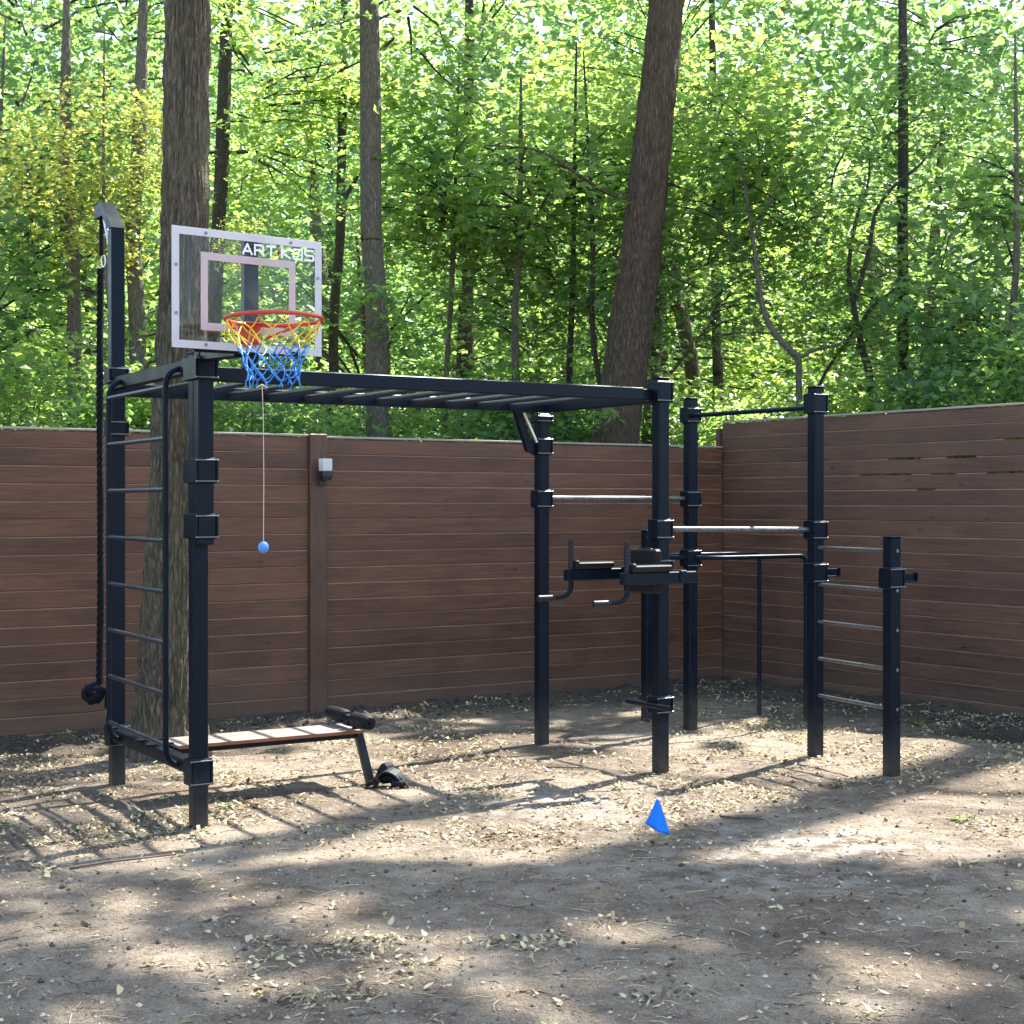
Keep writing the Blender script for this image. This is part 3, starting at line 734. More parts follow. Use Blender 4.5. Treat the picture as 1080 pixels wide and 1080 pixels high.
# rim
RZ = 2.483; RB = BB+.29; RA = BA-.02; RR = .218
ring = [hl(RA+RR*math.cos(t), RB+RR*math.sin(t), RZ+.006*math.sin(t)) for t in [2*math.pi*i/56 for i in range(57)]]
m = MB(); m.tube(ring, .0095, 10, False)
for i in range(12):
    t = 2*math.pi*(i+.5)/12; c_ = hl(RA+RR*math.cos(t), RB+RR*math.sin(t), RZ-.014)
    m.tube([c_+Vector((0, 0, .008))+uH*.006, c_+Vector((0, 0, -.004)), c_+Vector((0, 0, .008))-uH*.006], .0028, 5)
rim = m.build('rim', M['red'], hoop)
m = MB()
pf = [(-.055, .015), (.055, .015), (.050, -.06), (.028, -.105), (-.028, -.105), (-.050, -.06)]
vs = [hl(BA+a, BB+.009, RZ+z) for a, z in pf]+[hl(BA+a, BB+.017, RZ+z) for a, z in pf]
m.add(vs, [list(range(6)), list(range(11, 5, -1))]+[[i, (i+1) % 6, 6+(i+1) % 6, 6+i] for i in range(6)])
vs = [hl(BA+a, BB+b_, RZ+z) for a, b_, z in ((-.055, .017, .012), (.055, .017, .012), (.05, .105, .006), (-.05, .105, .006), (-.055, .017, .004), (.055, .017, .004), (.05, .105, -.002), (-.05, .105, -.002))]
m.add(vs, [[0, 1, 2, 3], [7, 6, 5, 4], [0, 4, 5, 1], [1, 5, 6, 2], [2, 6, 7, 3], [3, 7, 4, 0]]); m.fix = True
m.build('rim_bracket', M['red'], hoop)
for sx in (-1, 1):
    m = MB(); m.tube([hl(BA+sx*.022, BB+.02, RZ-.085), hl(RA+sx*RR*.82, RB-RR*.45, RZ-.008)], .0065, 8); m.build('rim_strut', M['red'], hoop)
# net
m = MB(); lev = [(0, RR-.002), (-.055, .195), (-.105, .160), (-.150, .138), (-.195, .128), (-.235, .120), (-.270, .116)]
nseg = 12; nodesN = []
for i, (dz, r_) in enumerate(lev):
    row = []
    for k in range(nseg):
        t = 2*math.pi*(k+(.5 if i % 2 == 0 else 0))/nseg
        j = .010 if i else 0
        row.append(hl(RA+r_*math.cos(t)+random.uniform(-j, j), RB+r_*math.sin(t)+random.uniform(-j, j), RZ-.012+dz+random.uniform(-j, j)))
    nodesN.append(row)
for i in range(len(lev)-1):
    m.m = 0 if i < 2 else (2 if i == 2 else 1)
    for k in range(nseg):
        k2 = (k+1) % nseg if i % 2 == 0 else (k-1) % nseg
        for kk in (k, k2):
            p, q = nodesN[i][k], nodesN[i+1][kk]
            if i == 2 and random.random() < .5: m.m = 1
            elif i == 2: m.m = 2
            mid = (p+q)/2+Vector((random.uniform(-.004, .004), random.uniform(-.004, .004), -.004))
            m.tube([p, mid, q], .0034, 5)
for k in range(nseg):
    m.m = 1; p = nodesN[-1][k]; m.tube([p, p+Vector((random.uniform(-.012, .012), random.uniform(-.012, .012), -.028))], .0026, 5)
# a loose loop hanging from the left side of the rim
p = hl(RA-RR*.98, RB-.02, RZ-.01); m.m = 0
m.tube([p, p+Vector((-.02, 0, -.05)), p+Vector((-.015, 0, -.09)), p+Vector((.012, 0, -.075)), p+Vector((.02, 0, -.02))], .0028, 5)
m.build('net', [M['yellow'], M['blue'], M['teal']], hoop)

# hanging ball on a string
bp = O+U*(BA-.045)+V*(RB+.0)
sb = empty('string_ball', (bp.x, bp.y, 1.447), 'small blue ball hanging on a thin string below the basketball net', 'ball')
m = MB(); m.tube([(0.0, 0, .022), (.002, 0, .3), (0.0, 0, .60), (-.006, 0, .735)], .0016, 6)
m.tube([(-.03, .0, .722), (-.006, 0, .737), (.018, .004, .722)], .0022, 5); m.build('string', M['string'], sb)
m = MB()
prof = [(math.sin(t)*.0245, -math.cos(t)*.027) for t in [math.pi*i/14 for i in range(15)]]
m.tube([(0, 0, z) for _, z in prof], [max(r_, .0005) for r_, _ in prof], 20, False); m.build('ball', M['ball'], sb)

# ------------------------------------------------------------------ climbing rope
rp = O+U*a1+V*(b1-.265)+Vector((-.01, 0, 0))
rope = empty('climbing_rope', (rp.x, rp.y, 3.355), 'thick black twisted climbing rope hanging from the mast, big knot at its end', 'rope')
rope.rotation_euler = (0, 0, 0)
m = MB()
ztop, zbot = -.30, -2.80
for s_ in range(3):
    pts = []
    nn = 520
    for i in range(nn):
        z = ztop+(zbot-ztop)*i/(nn-1); a = z*2*math.pi/.13+s_*2.094
        cx = -.018*(i/nn)+.006*math.sin(z*2.1); pts.append((cx+.0112*math.cos(a), .0112*math.sin(a), z))
    m.tube(pts, .0112, 7)
m.build('rope_strand', M['rope'], rope)
m = MB()
for ph in range(3):     # knot: fat interlocked loops
    pts = []
    ax = [Vector((1, .2, .1)), Vector((.1, 1, .5)), Vector((.3, -.4, 1))][ph].normalized(); o_ = ax.orthogonal().normalized(); w_ = ax.cross(o_)
    for i in range(33):
        t = 2*math.pi*i/32; pts.append(Vector((-.055, 0, -2.855))+(o_*math.cos(t)+w_*math.sin(t))*.050+ax*.020*math.sin(3*t))
    m.tube(pts, .0185, 9, False)
m.tube([(-.018, 0, -2.80), (-.03, -.03, -2.83), (-.06, -.04, -2.86)], .02, 9)
m.tube([(-.03, -.02, -2.86), (.01, -.03, -2.815), (.035, -.01, -2.83), (.035, .0, -2.90), (.03, 0, -2.945)], [.02, .021, .02, .019, .016], 9)
m.build('knot', M['rope'], rope)
m = MB(); m.tube([(.032, -.0, -2.93), (.036, 0, -2.985)], [.008, .013], 7); m.build('rope_whipping', M['string'], rope)
m = MB(); m.tube([(0, 0, 0), (0, 0, -.22)], .013, 8); m.build('hanger_strap', M['rope'], rope)
m = MB(); pts = [(.012*math.cos(t)+.012, 0, -.255+.035*math.sin(t)) for t in [2*math.pi*i/16 for i in range(17)]]; m.tube(pts, .0045, 6, False); m.build('carabiner', M['clip'], rope)

# ------------------------------------------------------------------ sit-up bench
be = empty('situp_bench', O+U*.05+V*(-.71), 'low sit-up bench hooked on the ladder frame, with black foam rollers at its end', 'bench', None, TH)
def bl(a, b, z): return Vector((a, -b, z))
m = MB(); m.box(bl(.59, 0, .322), uL*.55, vL*.15, Z*.009, .003); m.build('bench_board', M['bench'], be)
m = MB(); m.box(bl(.59, .1525, .3215), uL*.55, vL*.002, Z*.010, .0008); m.build('board_edge', M['benchedge'], be)
for sb_ in (-.09, .09):
    beam(bl(.03, sb_, .295), bl(1.12, sb_, .295), .018, .017, 'bench_rail', be)
    m = MB(); m.box(bl(-.045, sb_, .338), uL*.075, vL*.012, Z*.005, .001); m.build('hook', M['metal'], be)
lp0, lp1 = bl(1.125, .08, .395), bl(1.205, .17, -.06)
d = lp1-lp0; t = d.normalized(); s1 = t.cross(vL).normalized(); s2 = t.cross(s1)
m = MB(); m.box((lp0+lp1)/2, d/2, s1*.022, s2*.022, .003); m.build('bench_leg', M['metal'], be)
m = MB(); m.box(bl(1.10, .08, .385), uL*.035, vL*.03, Z*.032, .004); m.build('roller_bracket', M['metal'], be)
m = MB(); m.tube([bl(1.10, -.22, .395), bl(1.10, .35, .395)], .009, 10); m.build('roller_axle', M['metal'], be)
for (p, q) in ((-.205, .03), (.125, .335)):
    rr = [.030, .040, .043, .043, .043, .040, .030]; ps = np.linspace(p, q, 7); ps[1] = p+.006; ps[-2] = q-.006
    m = MB(); m.tube([bl(1.10, x_, .395) for x_ in ps], rr, 20); m.build('foam_roller', M['foam'], be)
# crumpled black strap lying at the foot of the leg
sx_, sy_ = -.72, 8.72
st = empty('foot_strap', (sx_, sy_, gz(sx_, sy_)), 'crumpled black plastic foot strap lying on the ground by the bench leg', 'strap')
def ribbon(path, w, th, name, mat='rubber'):
    m = MB(); vs = []; P = [Vector(p) for p in path]; wv = Vector(w)
    for i, p in enumerate(P):
        t = (P[min(i+1, len(P)-1)]-P[max(i-1, 0)]).normalized(); n_ = t.cross(wv).normalized()*th
        vs += [p-wv+n_, p+wv+n_, p+wv-n_, p-wv-n_]
    fs = [[i*4+j, i*4+(j+1) % 4, i*4+4+(j+1) % 4, i*4+4+j] for i in range(len(P)-1) for j in range(4)]
    fs += [[3, 2, 1, 0], [len(vs)-4+j for j in range(4)]]
    m.add(vs, fs, False); m.fix = True; m.build(name, M[mat], st)
ribbon([(-.08+.18*i/12, -.01*i/12, .012+.075*math.sin(math.pi*i/12)**.8) for i in range(13)], (.012, .034, .004), .004, 'strap_band')
ribbon([(-.06+.10*i/10, .045-.02*i/10, .008+.11*math.sin(math.pi*(i/10)**1.2)) for i in range(11)], (.016, .024, .0), .004, 'strap_band')
ribbon([(.02+.09*i/8, .02-.04*i/8, .085-.075*(i/8)**1.6) for i in range(9)], (-.006, .03, .01), .004, 'strap_band', 'foam')
m = MB(); m.tube([(-.03, .03, .03), (.0, .02, .045), (.05, -.0, .04)], [.022, .030, .020], 10); m.tube([(.03, -.03, .025), (.09, -.04, .022)], [.022, .018], 10); m.build('strap_roll', M['foam'], st)
st.scale = (1.12, 1.12, 1.12)
ribbon([(-.10+.05*i/5, -.03, .01+.025*math.sin(math.pi*i/5)) for i in range(6)], (0, .03, 0), .008, 'strap_pad', 'foam')

# ------------------------------------------------------------------ blue marker flag
fx, fy = .700, 7.30
fg = empty('marker_flag', (fx, fy, gz(fx, fy)), 'small bright blue marker flag on a thin wire stuck in the foreground soil', 'flag')
m = MB(); m.tube([(.0, 0, -.06), (.002, 0, .12), (-.001, 0, .232)], .0016, 6); m.build('flag_wire', M['clip'], fg)
m = MB(); rows = 12
vs = []
for i in range(rows+1):
    t = i/rows
    xl = -.004-.055*min(1, t/.80)**.95*(1 if t < .80 else 1-(t-.8)*3.0); xr = .006+.056*t**.9*(1 if t < .92 else 1-(t-.92)*2.2)
    z = .228-.172*t
    for j in range(7):
        s_ = j/6; x_ = xl+(xr-xl)*s_
        yy = -.032*math.sin(math.pi*s_)*t+.010*math.sin(s_*9+t*2)*t
        zz = z+(.033*(1-s_) if t > .5 else .0)*(t-.5)*2
        vs.append((x_, yy, zz))
fs = [[i*7+j, i*7+j+1, (i+1)*7+j+1, (i+1)*7+j] for i in range(rows) for j in range(6)]
m.add(vs, fs, True); fo = m.build('flag_cloth', M['flag'], fg)
sd = fo.modifiers.new('s', 'SOLIDIFY'); sd.thickness = .0008

# ------------------------------------------------------------------ trees
def leafset(P, Nn, size, lobed, mat, name):
    """P: n x 3 centres, Nn: n x 3 normals; makes one mesh of folded leaves"""
    n = len(P); Nn = Nn/np.linalg.norm(Nn, axis=1, keepdims=True)
    a = rng.normal(size=(n, 3)); T = a-Nn*(a*Nn).sum(1, keepdims=True); T /= np.linalg.norm(T, axis=1, keepdims=True)
    B = np.cross(Nn, T); s = (size*rng.uniform(.6, 1.25, n))[:, None]
    if lobed:
        ang = np.array([0, 28, 52, 82, 118, 180, 242, 278, 308, 332]); rad = np.array([1.0, .45, .85, .40, .62, .35, .62, .40, .85, .45])
        tx, ty = rad*np.cos(np.radians(ang)), rad*np.sin(np.radians(ang))
        k = 10
        out = np.zeros((n, k, 3))
        for j in range(k):
            out[:, j] = P+s*(T*tx[j]*.62+B*ty[j]*.62+Nn*(abs(ty[j])*-.16-tx[j]*tx[j]*.10))
        loops = np.arange(n*k); return npmesh(name, out.reshape(-1, 3), loops, np.arange(n)*k, np.full(n, k), mat)
    tx = np.array([-.6, -.05, .62, -.05]); ty = np.array([0, .42, 0, -.42]); k = 4
    out = np.zeros((n, k, 3))
    for j in range(k): out[:, j] = P+s*(T*tx[j]+B*ty[j]+Nn*(-abs(ty[j])*.35))
    i = np.arange(n)*4
    loops = np.stack([i, i+1, i+2, i, i+2, i+3], 1).ravel()
    return npmesh(name, out.reshape(-1, 3), loops, np.arange(2*n)*3, np.full(2*n, 3), mat)
def add_twigs(me, tips, r=.010, seed=0):
    r_ = random.Random(seed); b = MB()
    for p in tips[::4]:
        p = Vector(p); h = Vector((p.x, p.y, 0)); h = h.normalized() if h.length > .05 else Vector((1, 0, 0))
        q0 = Vector((p.x*.15, p.y*.15, p.z*.7-.25)); mid = q0.lerp(p, .5)+Vector((r_.gauss(0, .08), r_.gauss(0, .08), .06)); e = p+h*.4+Vector((0, 0, -.05))
        b.tube([q0, mid, p, e], [r, r*.75, r*.5, r*.2], 4, False)
    nv, nl, npl = len(me.vertices), len(me.loops), len(me.polygons)
    co = np.zeros(nv*3, np.float32); me.vertices.foreach_get('co', co); li = np.zeros(nl, np.int32); me.loops.foreach_get('vertex_index', li)
    ls = np.zeros(npl, np.int32); lt = np.zeros(npl, np.int32); me.polygons.foreach_get('loop_start', ls); me.polygons.foreach_get('loop_total', lt)
    V_ = np.concatenate([co.reshape(-1, 3), np.array([tuple(v) for v in b.v])]); F = np.array(b.f)+nv
    m2 = npmesh('crown', V_, np.concatenate([li, F.ravel()]), np.concatenate([ls, nl+np.arange(len(F))*4]), np.concatenate([lt, np.full(len(F), 4)]), me.materials[0])
    m2.materials.append(M['barkdark']); mi = np.zeros(npl+len(F), np.int32); mi[npl:] = 1; m2.polygons.foreach_set('material_index', mi); return m2
def sprays(nsp, per, rad, zr, spray=.55, flat=.12, droop=.25, lump=1.0, seed=0, hollow=.3):
    """leaf centres in flat layered sprays spread through an ellipsoid (unit-ish, radius rad, half height zr)"""
    r_ = np.random.default_rng(seed); P = []; Nn = []; tips = []
    c = 0
    while c < nsp:
        d = r_.normal(size=3); d /= np.linalg.norm(d); q = r_.random()**(1/3)*(1-hollow)+hollow
        p = d*q*np.array([rad, rad, zr])
        if noise.noise((p[0]*.6+seed*7.1, p[1]*.6, p[2]*.6)) < (-.08 + .10*(lump-1)) and r_.random() < .85: continue
        c += 1; tips.append(p)
        h = np.array([p[0], p[1], 0])+r_.normal(size=3)*.5*np.array([1, 1, 0]); h /= (np.linalg.norm(h)+1e-6)
        w = np.array([-h[1], h[0], 0]); L_ = spray*r_.uniform(.6, 1.4); tilt = r_.normal(0, .22)
        t = r_.uniform(-.6, 1, per); sd_ = r_.normal(0, .33, per)*(1.1-abs(t))
        z = -droop*t*t*L_+r_.normal(0, flat, per)+tilt*sd_
        P.append(p+np.outer(t*L_, h)+np.outer(sd_*L_*1.3, w)+np.outer(z, (0, 0, 1)))
        nn = np.tile((0, 0, 1.), (per, 1))+np.outer(t*.35, h)+r_.normal(0, .42, (per, 3)); Nn.append(nn)
    return np.concatenate(P), np.concatenate(Nn), tips
CR = {}
for i in range(4):      # broad understorey crowns
    P, Nn, tp = sprays(135, 24, 2.1, 3.1, .62, .10, seed=i+1)
    CR['mid%d' % i] = leafset(P, Nn, .125, False, M['leaf'] if i != 2 else M['leafb'], 'crown'); CR['mid%d' % i] = add_twigs(CR['mid%d' % i], tp, .022, i)
for i in range(2):      # near crowns of lobed leaves
    P, Nn, tp = sprays(54, 18, .95, .85, .46, .07, seed=i+11)
    CR['near%d' % i] = leafset(P, Nn, .125, True, M['leaf' if i == 0 else 'leafb'], 'crown'); CR['near%d' % i] = add_twigs(CR['near%d' % i], tp, .012, i)
P, Nn, tp = sprays(80, 22, 1.0, .9, .40, .10, seed=31); CR['yellow'] = leafset(P, Nn, .085, True, M['leafy'], 'crown')
for i in range(2):      # bushes
    P, Nn, tp = sprays(120, 26, .95, .75, .36, .07, seed=i+41); CR['bush%d' % i] = leafset(P, Nn, .068, False, M['leaf' if i else 'leafb'], 'crown')
for i in range(2):      # tall far crowns, larger leaves
    P, Nn, tp = sprays(300, 26, 2.9, 4.6, .85, .14, seed=i+51); CR['far%d' % i] = leafset(P, Nn, .155, False, M['leaf' if i else 'leafb'], 'crown')
P, Nn, tp = sprays(9, 11, .34, .26, .24, .04, seed=61); CR['sprig'] = leafset(P, Nn, .10, True, M['leaf'], 'crown')
def crown(parent, key, lx, ly, lz, s=1.0, sz=None, rz=None, name='crown'):
    o = bpy.data.objects.new(name, CR[key]); C.objects.link(o); o.parent = parent
    o.location = (lx, ly, lz); o.scale = (s, s, sz or s); o.rotation_euler = (0, 0, rz if rz is not None else random.uniform(0, 6.28)); return o
def trunk_mesh(path, rad, nr=14, rough=.05, mat='bark', parent=None, limbs=(), hi=False, name='trunk'):
    m = MB(); P = [Vector(p) for p in path]
    # resample with Catmull-like interpolation
    def samp(P, rs, n):
        out = []; ro = []
        for i in range(n+1):
            f = i/n*(len(P)-1); k = min(int(f), len(P)-2); t = f-k
            p0 = P[max(k-1, 0)]; p1 = P[k]; p2 = P[k+1]; p3 = P[min(k+2, len(P)-1)]
            q = .5*((2*p1)+(p2-p0)*t+(2*p0-5*p1+4*p2-p3)*t*t+(3*p1-p0-3*p2+p3)*t*t*t)
            out.append(q); ro.append(rs[k]*(1-t)+rs[k+1]*t)
        return out, ro
    n = 26 if not hi else 420
    Q, ro = samp(P, rad, n)
    nr_ = nr
    vs = []
    for i, (q, r_) in enumerate(zip(Q, ro)):
        for k in range(nr_):
            a = 2*math.pi*k/nr_; cx, sy = math.cos(a), math.sin(a)
            z = q.z
            if hi:
                w = noise.noise((cx*1.2, sy*1.2, z*.5))*.10
                n1 = noise.noise((cx*8.0+q.x, sy*8.0, z*2.6)); n2 = noise.noise((cx*13, sy*13, z*5.0+7))
                rid = (1-abs(n1)*2.2)*.5+(1-abs(n2)*2)*.35
                rr = r_*(1+w*.5)-rid*.034*min(1, r_/.15)
                flare = math.exp(-max(z, 0)/.24); rr *= 1+flare*(.26+.42*noise.noise((cx*1.5, sy*1.5, 2)))
            else:
                rr = r_*(1+rough*2*noise.noise((cx*1.5+q.x*3, sy*1.5, z*1.3)))
                rr *= 1+.35*math.exp(-max(z, 0)/.3)
            vs.append((q.x+cx*rr, q.y+sy*rr, z))
    m.add(vs, [[i*nr_+k, i*nr_+(k+1) % nr_, (i+1)*nr_+(k+1) % nr_, (i+1)*nr_+k] for i in range(n) for k in range(nr_)], True)
    for (lp_, lr) in limbs:
        q2, r2 = samp([Vector(p) for p in lp_], lr, 16)
        m.tube(q2, r2, 8)
    return m.build(name, M[mat], parent)

# --- the near trunk inside the yard
t = empty('oak_tree', (-2.25, 9.9, 0), 'thick furrowed tree trunk standing inside the yard right behind the wall ladder', 'tree')
trunk_mesh([(-.02, 0, -.35), (0, 0, .1), (.03, 0, 1.0), (.085, 0, 2.2), (.125, .0, 4.0), (.16, .1, 6.5), (.3, .2, 10.), (.2, .6, 14.)],
           [.235, .218, .196, .176, .155, .14, .11, .05], 150, mat='bark', parent=t, hi=True,
           limbs=[([(.28, .2, 9), (1.2, .9, 10.2), (2.2, 1.4, 12)], [.05, .04, .02]), ([(.28, .2, 9.6), (-1, 1, 11), (-2, 1.2, 13)], [.05, .04, .02])])
for (x, y, z, s) in ((-1.6, .8, 12.8, 1.0), (1.8, 1.4, 13.2, .9), (.1, -.2, 15, .9)): crown(t, 'mid0', x, y, z, s)

# --- big leaning trunk behind the fence
t = empty('leaning_tree', (.75, 15.3, 0), 'thick brown trunk leaning to the right behind the middle of the long fence', 'tree')
trunk_mesh([(-.06, 0, -.3), (.02, 0, .3), (.30, 0, 2.35), (.50, 0, 3.85), (.68, 0, 5.42), (.92, .1, 8), (1.2, .3, 12), (1.6, .3, 17)],
           [.33, .29, .247, .222, .196, .18, .15, .06], 90, mat='barkbrown', parent=t, hi=True,
           limbs=[([(.52, 0, 4.7), (.2, -.1, 4.75), (-.15, -.2, 4.95), (-.5, -.2, 5.15), (-1.0, -.2, 5.2)], [.03, .022, .018, .012, .006]),
                  ([(1.25, .3, 12), (2.2, .8, 13.5), (3., 1, 16)], [.06, .04, .02])])
for (x, y, z, s) in ((2.6, .8, 17.5, 1.1), (.3, .9, 17.8, 1.0), (1.2, -1.2, 18.5, 1)): crown(t, 'mid1', x, y, z, s)
for (x, y, z, s) in ((.18, -.35, 3.95, .5), (-.05, -.3, 2.6, 1.1), (.25, -.3, 4.6, .4)): crown(t, 'sprig', x, y, z, s, name='foliage')

def px(x, Y, y): return ((x-540)/1600*Y, CAM_H+(530-y)/1600*Y)
def simple_tree(name, label, pts, Y, rpx, mat, group=None, extra=(), crowns=(), topz=12, limbs=()):
    """pts: (photo x, photo y) sightings of the trunk axis turned into metres at distance Y"""
    W = [px(x, Y, y) for x, y in pts]; W.sort(key=lambda w: w[1])
    x0 = W[0][0]-(W[1][0]-W[0][0])/(W[1][1]-W[0][1])*W[0][1] if len(W) > 1 else W[0][0]
    x0 = max(min(x0, W[0][0]+.5), W[0][0]-.5)
    e = empty(name, (x0, Y, 0), label, 'tree', group)
    path = [(0, 0, -.3)]+[(w[0]-x0, 0, w[1]) for w in W]; xt = W[-1][0]-x0
    sl = (W[-1][0]-W[0][0])/max(.5, W[-1][1]-W[0][1]); zt = max(topz, W[-1][1]+2) if topz else W[-1][1]+.04
    path.append((xt+sl*(zt-W[-1][1])*.6, .2, zt))
    r = rpx/1600*Y; rad = [r*1.12]+[r*(1-.12*i/len(W)) for i in range(len(W))]+[r*(.25 if topz else .8)]
    lb = [([(px(a, Y, b)[0]-x0, dy, px(a, Y, b)[1]) for a, b, dy in lp_], lr) for lp_, lr in limbs]
    trunk_mesh(path, rad, 20, .08, mat, e, lb)
    for (key, a, b, dy, s) in crowns:
        if key.startswith('near'): s *= 1.45
        X_, Z_ = px(a, Y+dy, b); crown(e, key, X_-x0, dy, Z_, s)
    return e, xt, zt
# --- named trees seen in the photo
simple_tree('straight_tree', 'straight grey-brown trunk behind the fence between backboard and monkey bars centre', [(398, 457), (397, 340), (392, 240), (391, 135)], 15.4, 12.5, 'barkgrey', topz=17,
            crowns=[('mid2', 430, -120, .5, .8), ('sprig', 402, 330, -.45, 1.1), ('sprig', 390, 300, -.4, .8), ('sprig', 425, 345, -.3, 1.0)])
simple_tree('slim_tree', 'slim pale grey trunk behind the fence at far left', [(79, 450), (78, 330), (77, 240), (70, 140)], 14.4, 7.5, 'barkgrey', crowns=[('mid0', 30, 60, 1.8, .8)], topz=6.5)
simple_tree('mossy_tree', 'mid-size mottled trunk just right of the rope mast behind the fence', [(147, 450), (144, 330), (141, 230), (148, 140)], 14.7, 9, 'barkgrey', crowns=[('mid2', 130, 40, 1.5, .5)], topz=7.5)
simple_tree('dark_tree', 'dark trunk seen beside and through the clear backboard', [(222, 440), (226, 330), (231, 230), (236, 130)], 19.5, 8, 'barkdark', topz=14, crowns=[('mid1', 270, 60, .8, .8)])
simple_tree('dark_tree', 'slender dark trunk right of the backboard', [(352, 430), (352, 340), (359, 250), (361, 140)], 20.5, 5.5, 'barkdark', topz=14, crowns=[('mid0', 330, 60, .8, .7)],
            limbs=[([(360, 215, 0), (372, 190, .2), (383, 165, .3)], [.04, .03, .015])])
simple_tree('dark_tree', 'distant dark double trunk low behind the middle of the fence', [(493, 430), (493, 330), (494, 250)], 21.5, 7, 'barkdark', topz=15, crowns=[('mid3', 500, 130, .5, .9)],
            limbs=[([(484, 460, 0), (485, 380, 0), (486, 320, .1)], [.05, .05, .04])])
simple_tree('forked_tree', 'grey trunk leaning left right behind the top of the centre post', [(728, 470), (731, 400), (718, 330), (708, 250)], 19, 8.5, 'barkbrown', topz=13, crowns=[('mid1', 700, 130, .8, .8)])
simple_tree('slim_tree', 'grey trunk close to the right side of the big leaning tree', [(684, 460), (690, 380), (694, 320)], 17.5, 7.5, 'barkgrey', topz=9, crowns=[('mid3', 720, 90, 1, .6)])
simple_tree('dark_tree', 'dark upright trunk standing high at the right above the tall fence', [(952, 430), (952, 260), (951, 200), (952, 150)], 16.8, 6.0, 'barkdark', topz=12, crowns=[('mid2', 980, -20, 1, .6)])
simple_tree('slim_tree', 'thin dark trunk behind the top pull-up bar', [(757, 440), (757, 380), (755, 330)], 22, 5.5, 'barkdark', topz=14, crowns=[('mid0', 760, 190, 1, .8)])
simple_tree('slim_tree', 'thin bare sapling stem behind the monkey bars', [(469, 455), (472, 370), (477, 290)], 16.5, 3.0, 'barkgrey', topz=6.5, crowns=[('near0', 490, 215, .3, .7), ('near1', 440, 180, .6, .7)])
simple_tree('slim_tree', 'thin sapling stem below the right half of the monkey bars', [(599, 455), (601, 370), (604, 290)], 16.8, 3.5, 'barkdark', topz=6.8, crowns=[('near1', 590, 220, .3, .8), ('near0', 560, 320, .8, .7)])
# branching maples on the right
simple_tree('young_maple', 'young maple with a wide U-shaped fork behind the tall top pull-up bar post', [(843, 440), (842, 400), (842, 378)], 14.9, 3.6, 'barkgrey', topz=0,
    limbs=[([(842, 378, 0), (822, 358, 0), (808, 330, .1), (800, 285, .1), (796, 240, .2), (790, 200, .2), (782, 150, .3)], [.034, .032, .028, .024, .020, .016, .008]),
           ([(842, 378, 0), (862, 368, .1), (885, 362, .2), (912, 352, .3)], [.02, .016, .012, .006]),
           ([(797, 250, .2), (812, 215, .1), (828, 180, 0)], [.014, .010, .005]), ([(799, 280, .1), (775, 250, .3), (760, 215, .4)], [.013, .009, .005])],
    crowns=[('near0', 775, 200, 0.8, .62), ('near0', 838, 190, 0.5, .62), ('near1', 745, 300, 1.0, .5), ('near0', 800, 130, 0.7, .6), ('near0', 850, 260, 0.8, .38), ('near0', 880, 340, 1.0, .35)])
simple_tree('young_maple', 'young maple with several thin spreading stems above the tall right fence', [(916, 455), (917, 400), (911, 375)], 15.6, 4.2, 'barkdark', topz=0,
    limbs=[([(912, 380, 0), (904, 345, 0), (899, 315, 0), (897, 280, .1), (908, 225, .2), (922, 190, .3), (924, 160, .3)], [.036, .032, .028, .024, .018, .012, .008]),
           ([(900, 320, 0), (915, 270, 0), (925, 225, .1), (945, 195, .2), (975, 170, .2), (995, 145, .2)], [.028, .024, .022, .019, .014, .010]),
           ([(905, 350, 0), (920, 325, .1), (945, 305, .2), (967, 288, .2)], [.024, .022, .016, .010]),
           ([(905, 345, .1), (880, 385, .3), (868, 410, .3)], [.016, .018, .02]),
           ([(880, 200, .2), (885, 175, .2), (905, 140, .3)], [.010, .012, .008])],
    crowns=[('near1', 985, 330, 0.5, .75), ('near1', 1040, 280, 1.0, .75), ('near1', 1010, 400, 0.9, .6), ('near0', 930, 320, 1.1, .45), ('near1', 950, 190, 1.7, .5), ('near0', 930, 120, 1.3, .55), ('near1', 1060, 190, 1.2, .6), ('near0', 900, 430, 1.3, .4)])
simple_tree('yellowing_tree', 'young tree with yellowing leaves above the rope mast at left', [(118, 455), (116, 330), (110, 250)], 13.7, 2.5, 'barkgrey', topz=6,
    crowns=[('yellow', 100, 190, 0, .85), ('yellow', 145, 215, .2, .6), ('yellow', 120, 150, .4, .7), ('near1', 20, 240, 1.6, .8), ('yellow', 262, 258, 1.0, .32)])
simple_tree('young_maple', 'young maple with dense bright foliage behind the middle of the monkey bars', [(545, 455), (543, 330), (548, 250)], 16.2, 4, 'barkgrey', topz=6.2,
    crowns=[('near0', 480, 170, .2, .8), ('near0', 560, 180, -.1, .8), ('near1', 540, 290, .3, .6), ('near1', 620, 250, .8, .7), ('near0', 610, 150, .4, .6)])
simple_tree('young_maple', 'leafy young maple at the far right edge above the tall fence', [(1065, 440), (1068, 330), (1072, 250)], 14.6, 4, 'barkgrey', topz=5.6,
    crowns=[('near1', 1075, 330, .2, .8), ('near1', 1120, 250, .4, .9), ('near0', 1090, 160, .6, .7), ('near1', 1130, 400, .4, .8)])
simple_tree('young_maple', 'leafy young maple at the far left edge behind the fence', [(-12, 450), (-10, 330), (-5, 240)], 14.2, 4, 'barkgrey', topz=5.6,
    crowns=[('near0', -20, 330, .4, .8), ('near1', 20, 150, .8, .8), ('near1', -60, 220, .4, .9), ('near0', 30, 400, 1.3, .5)])
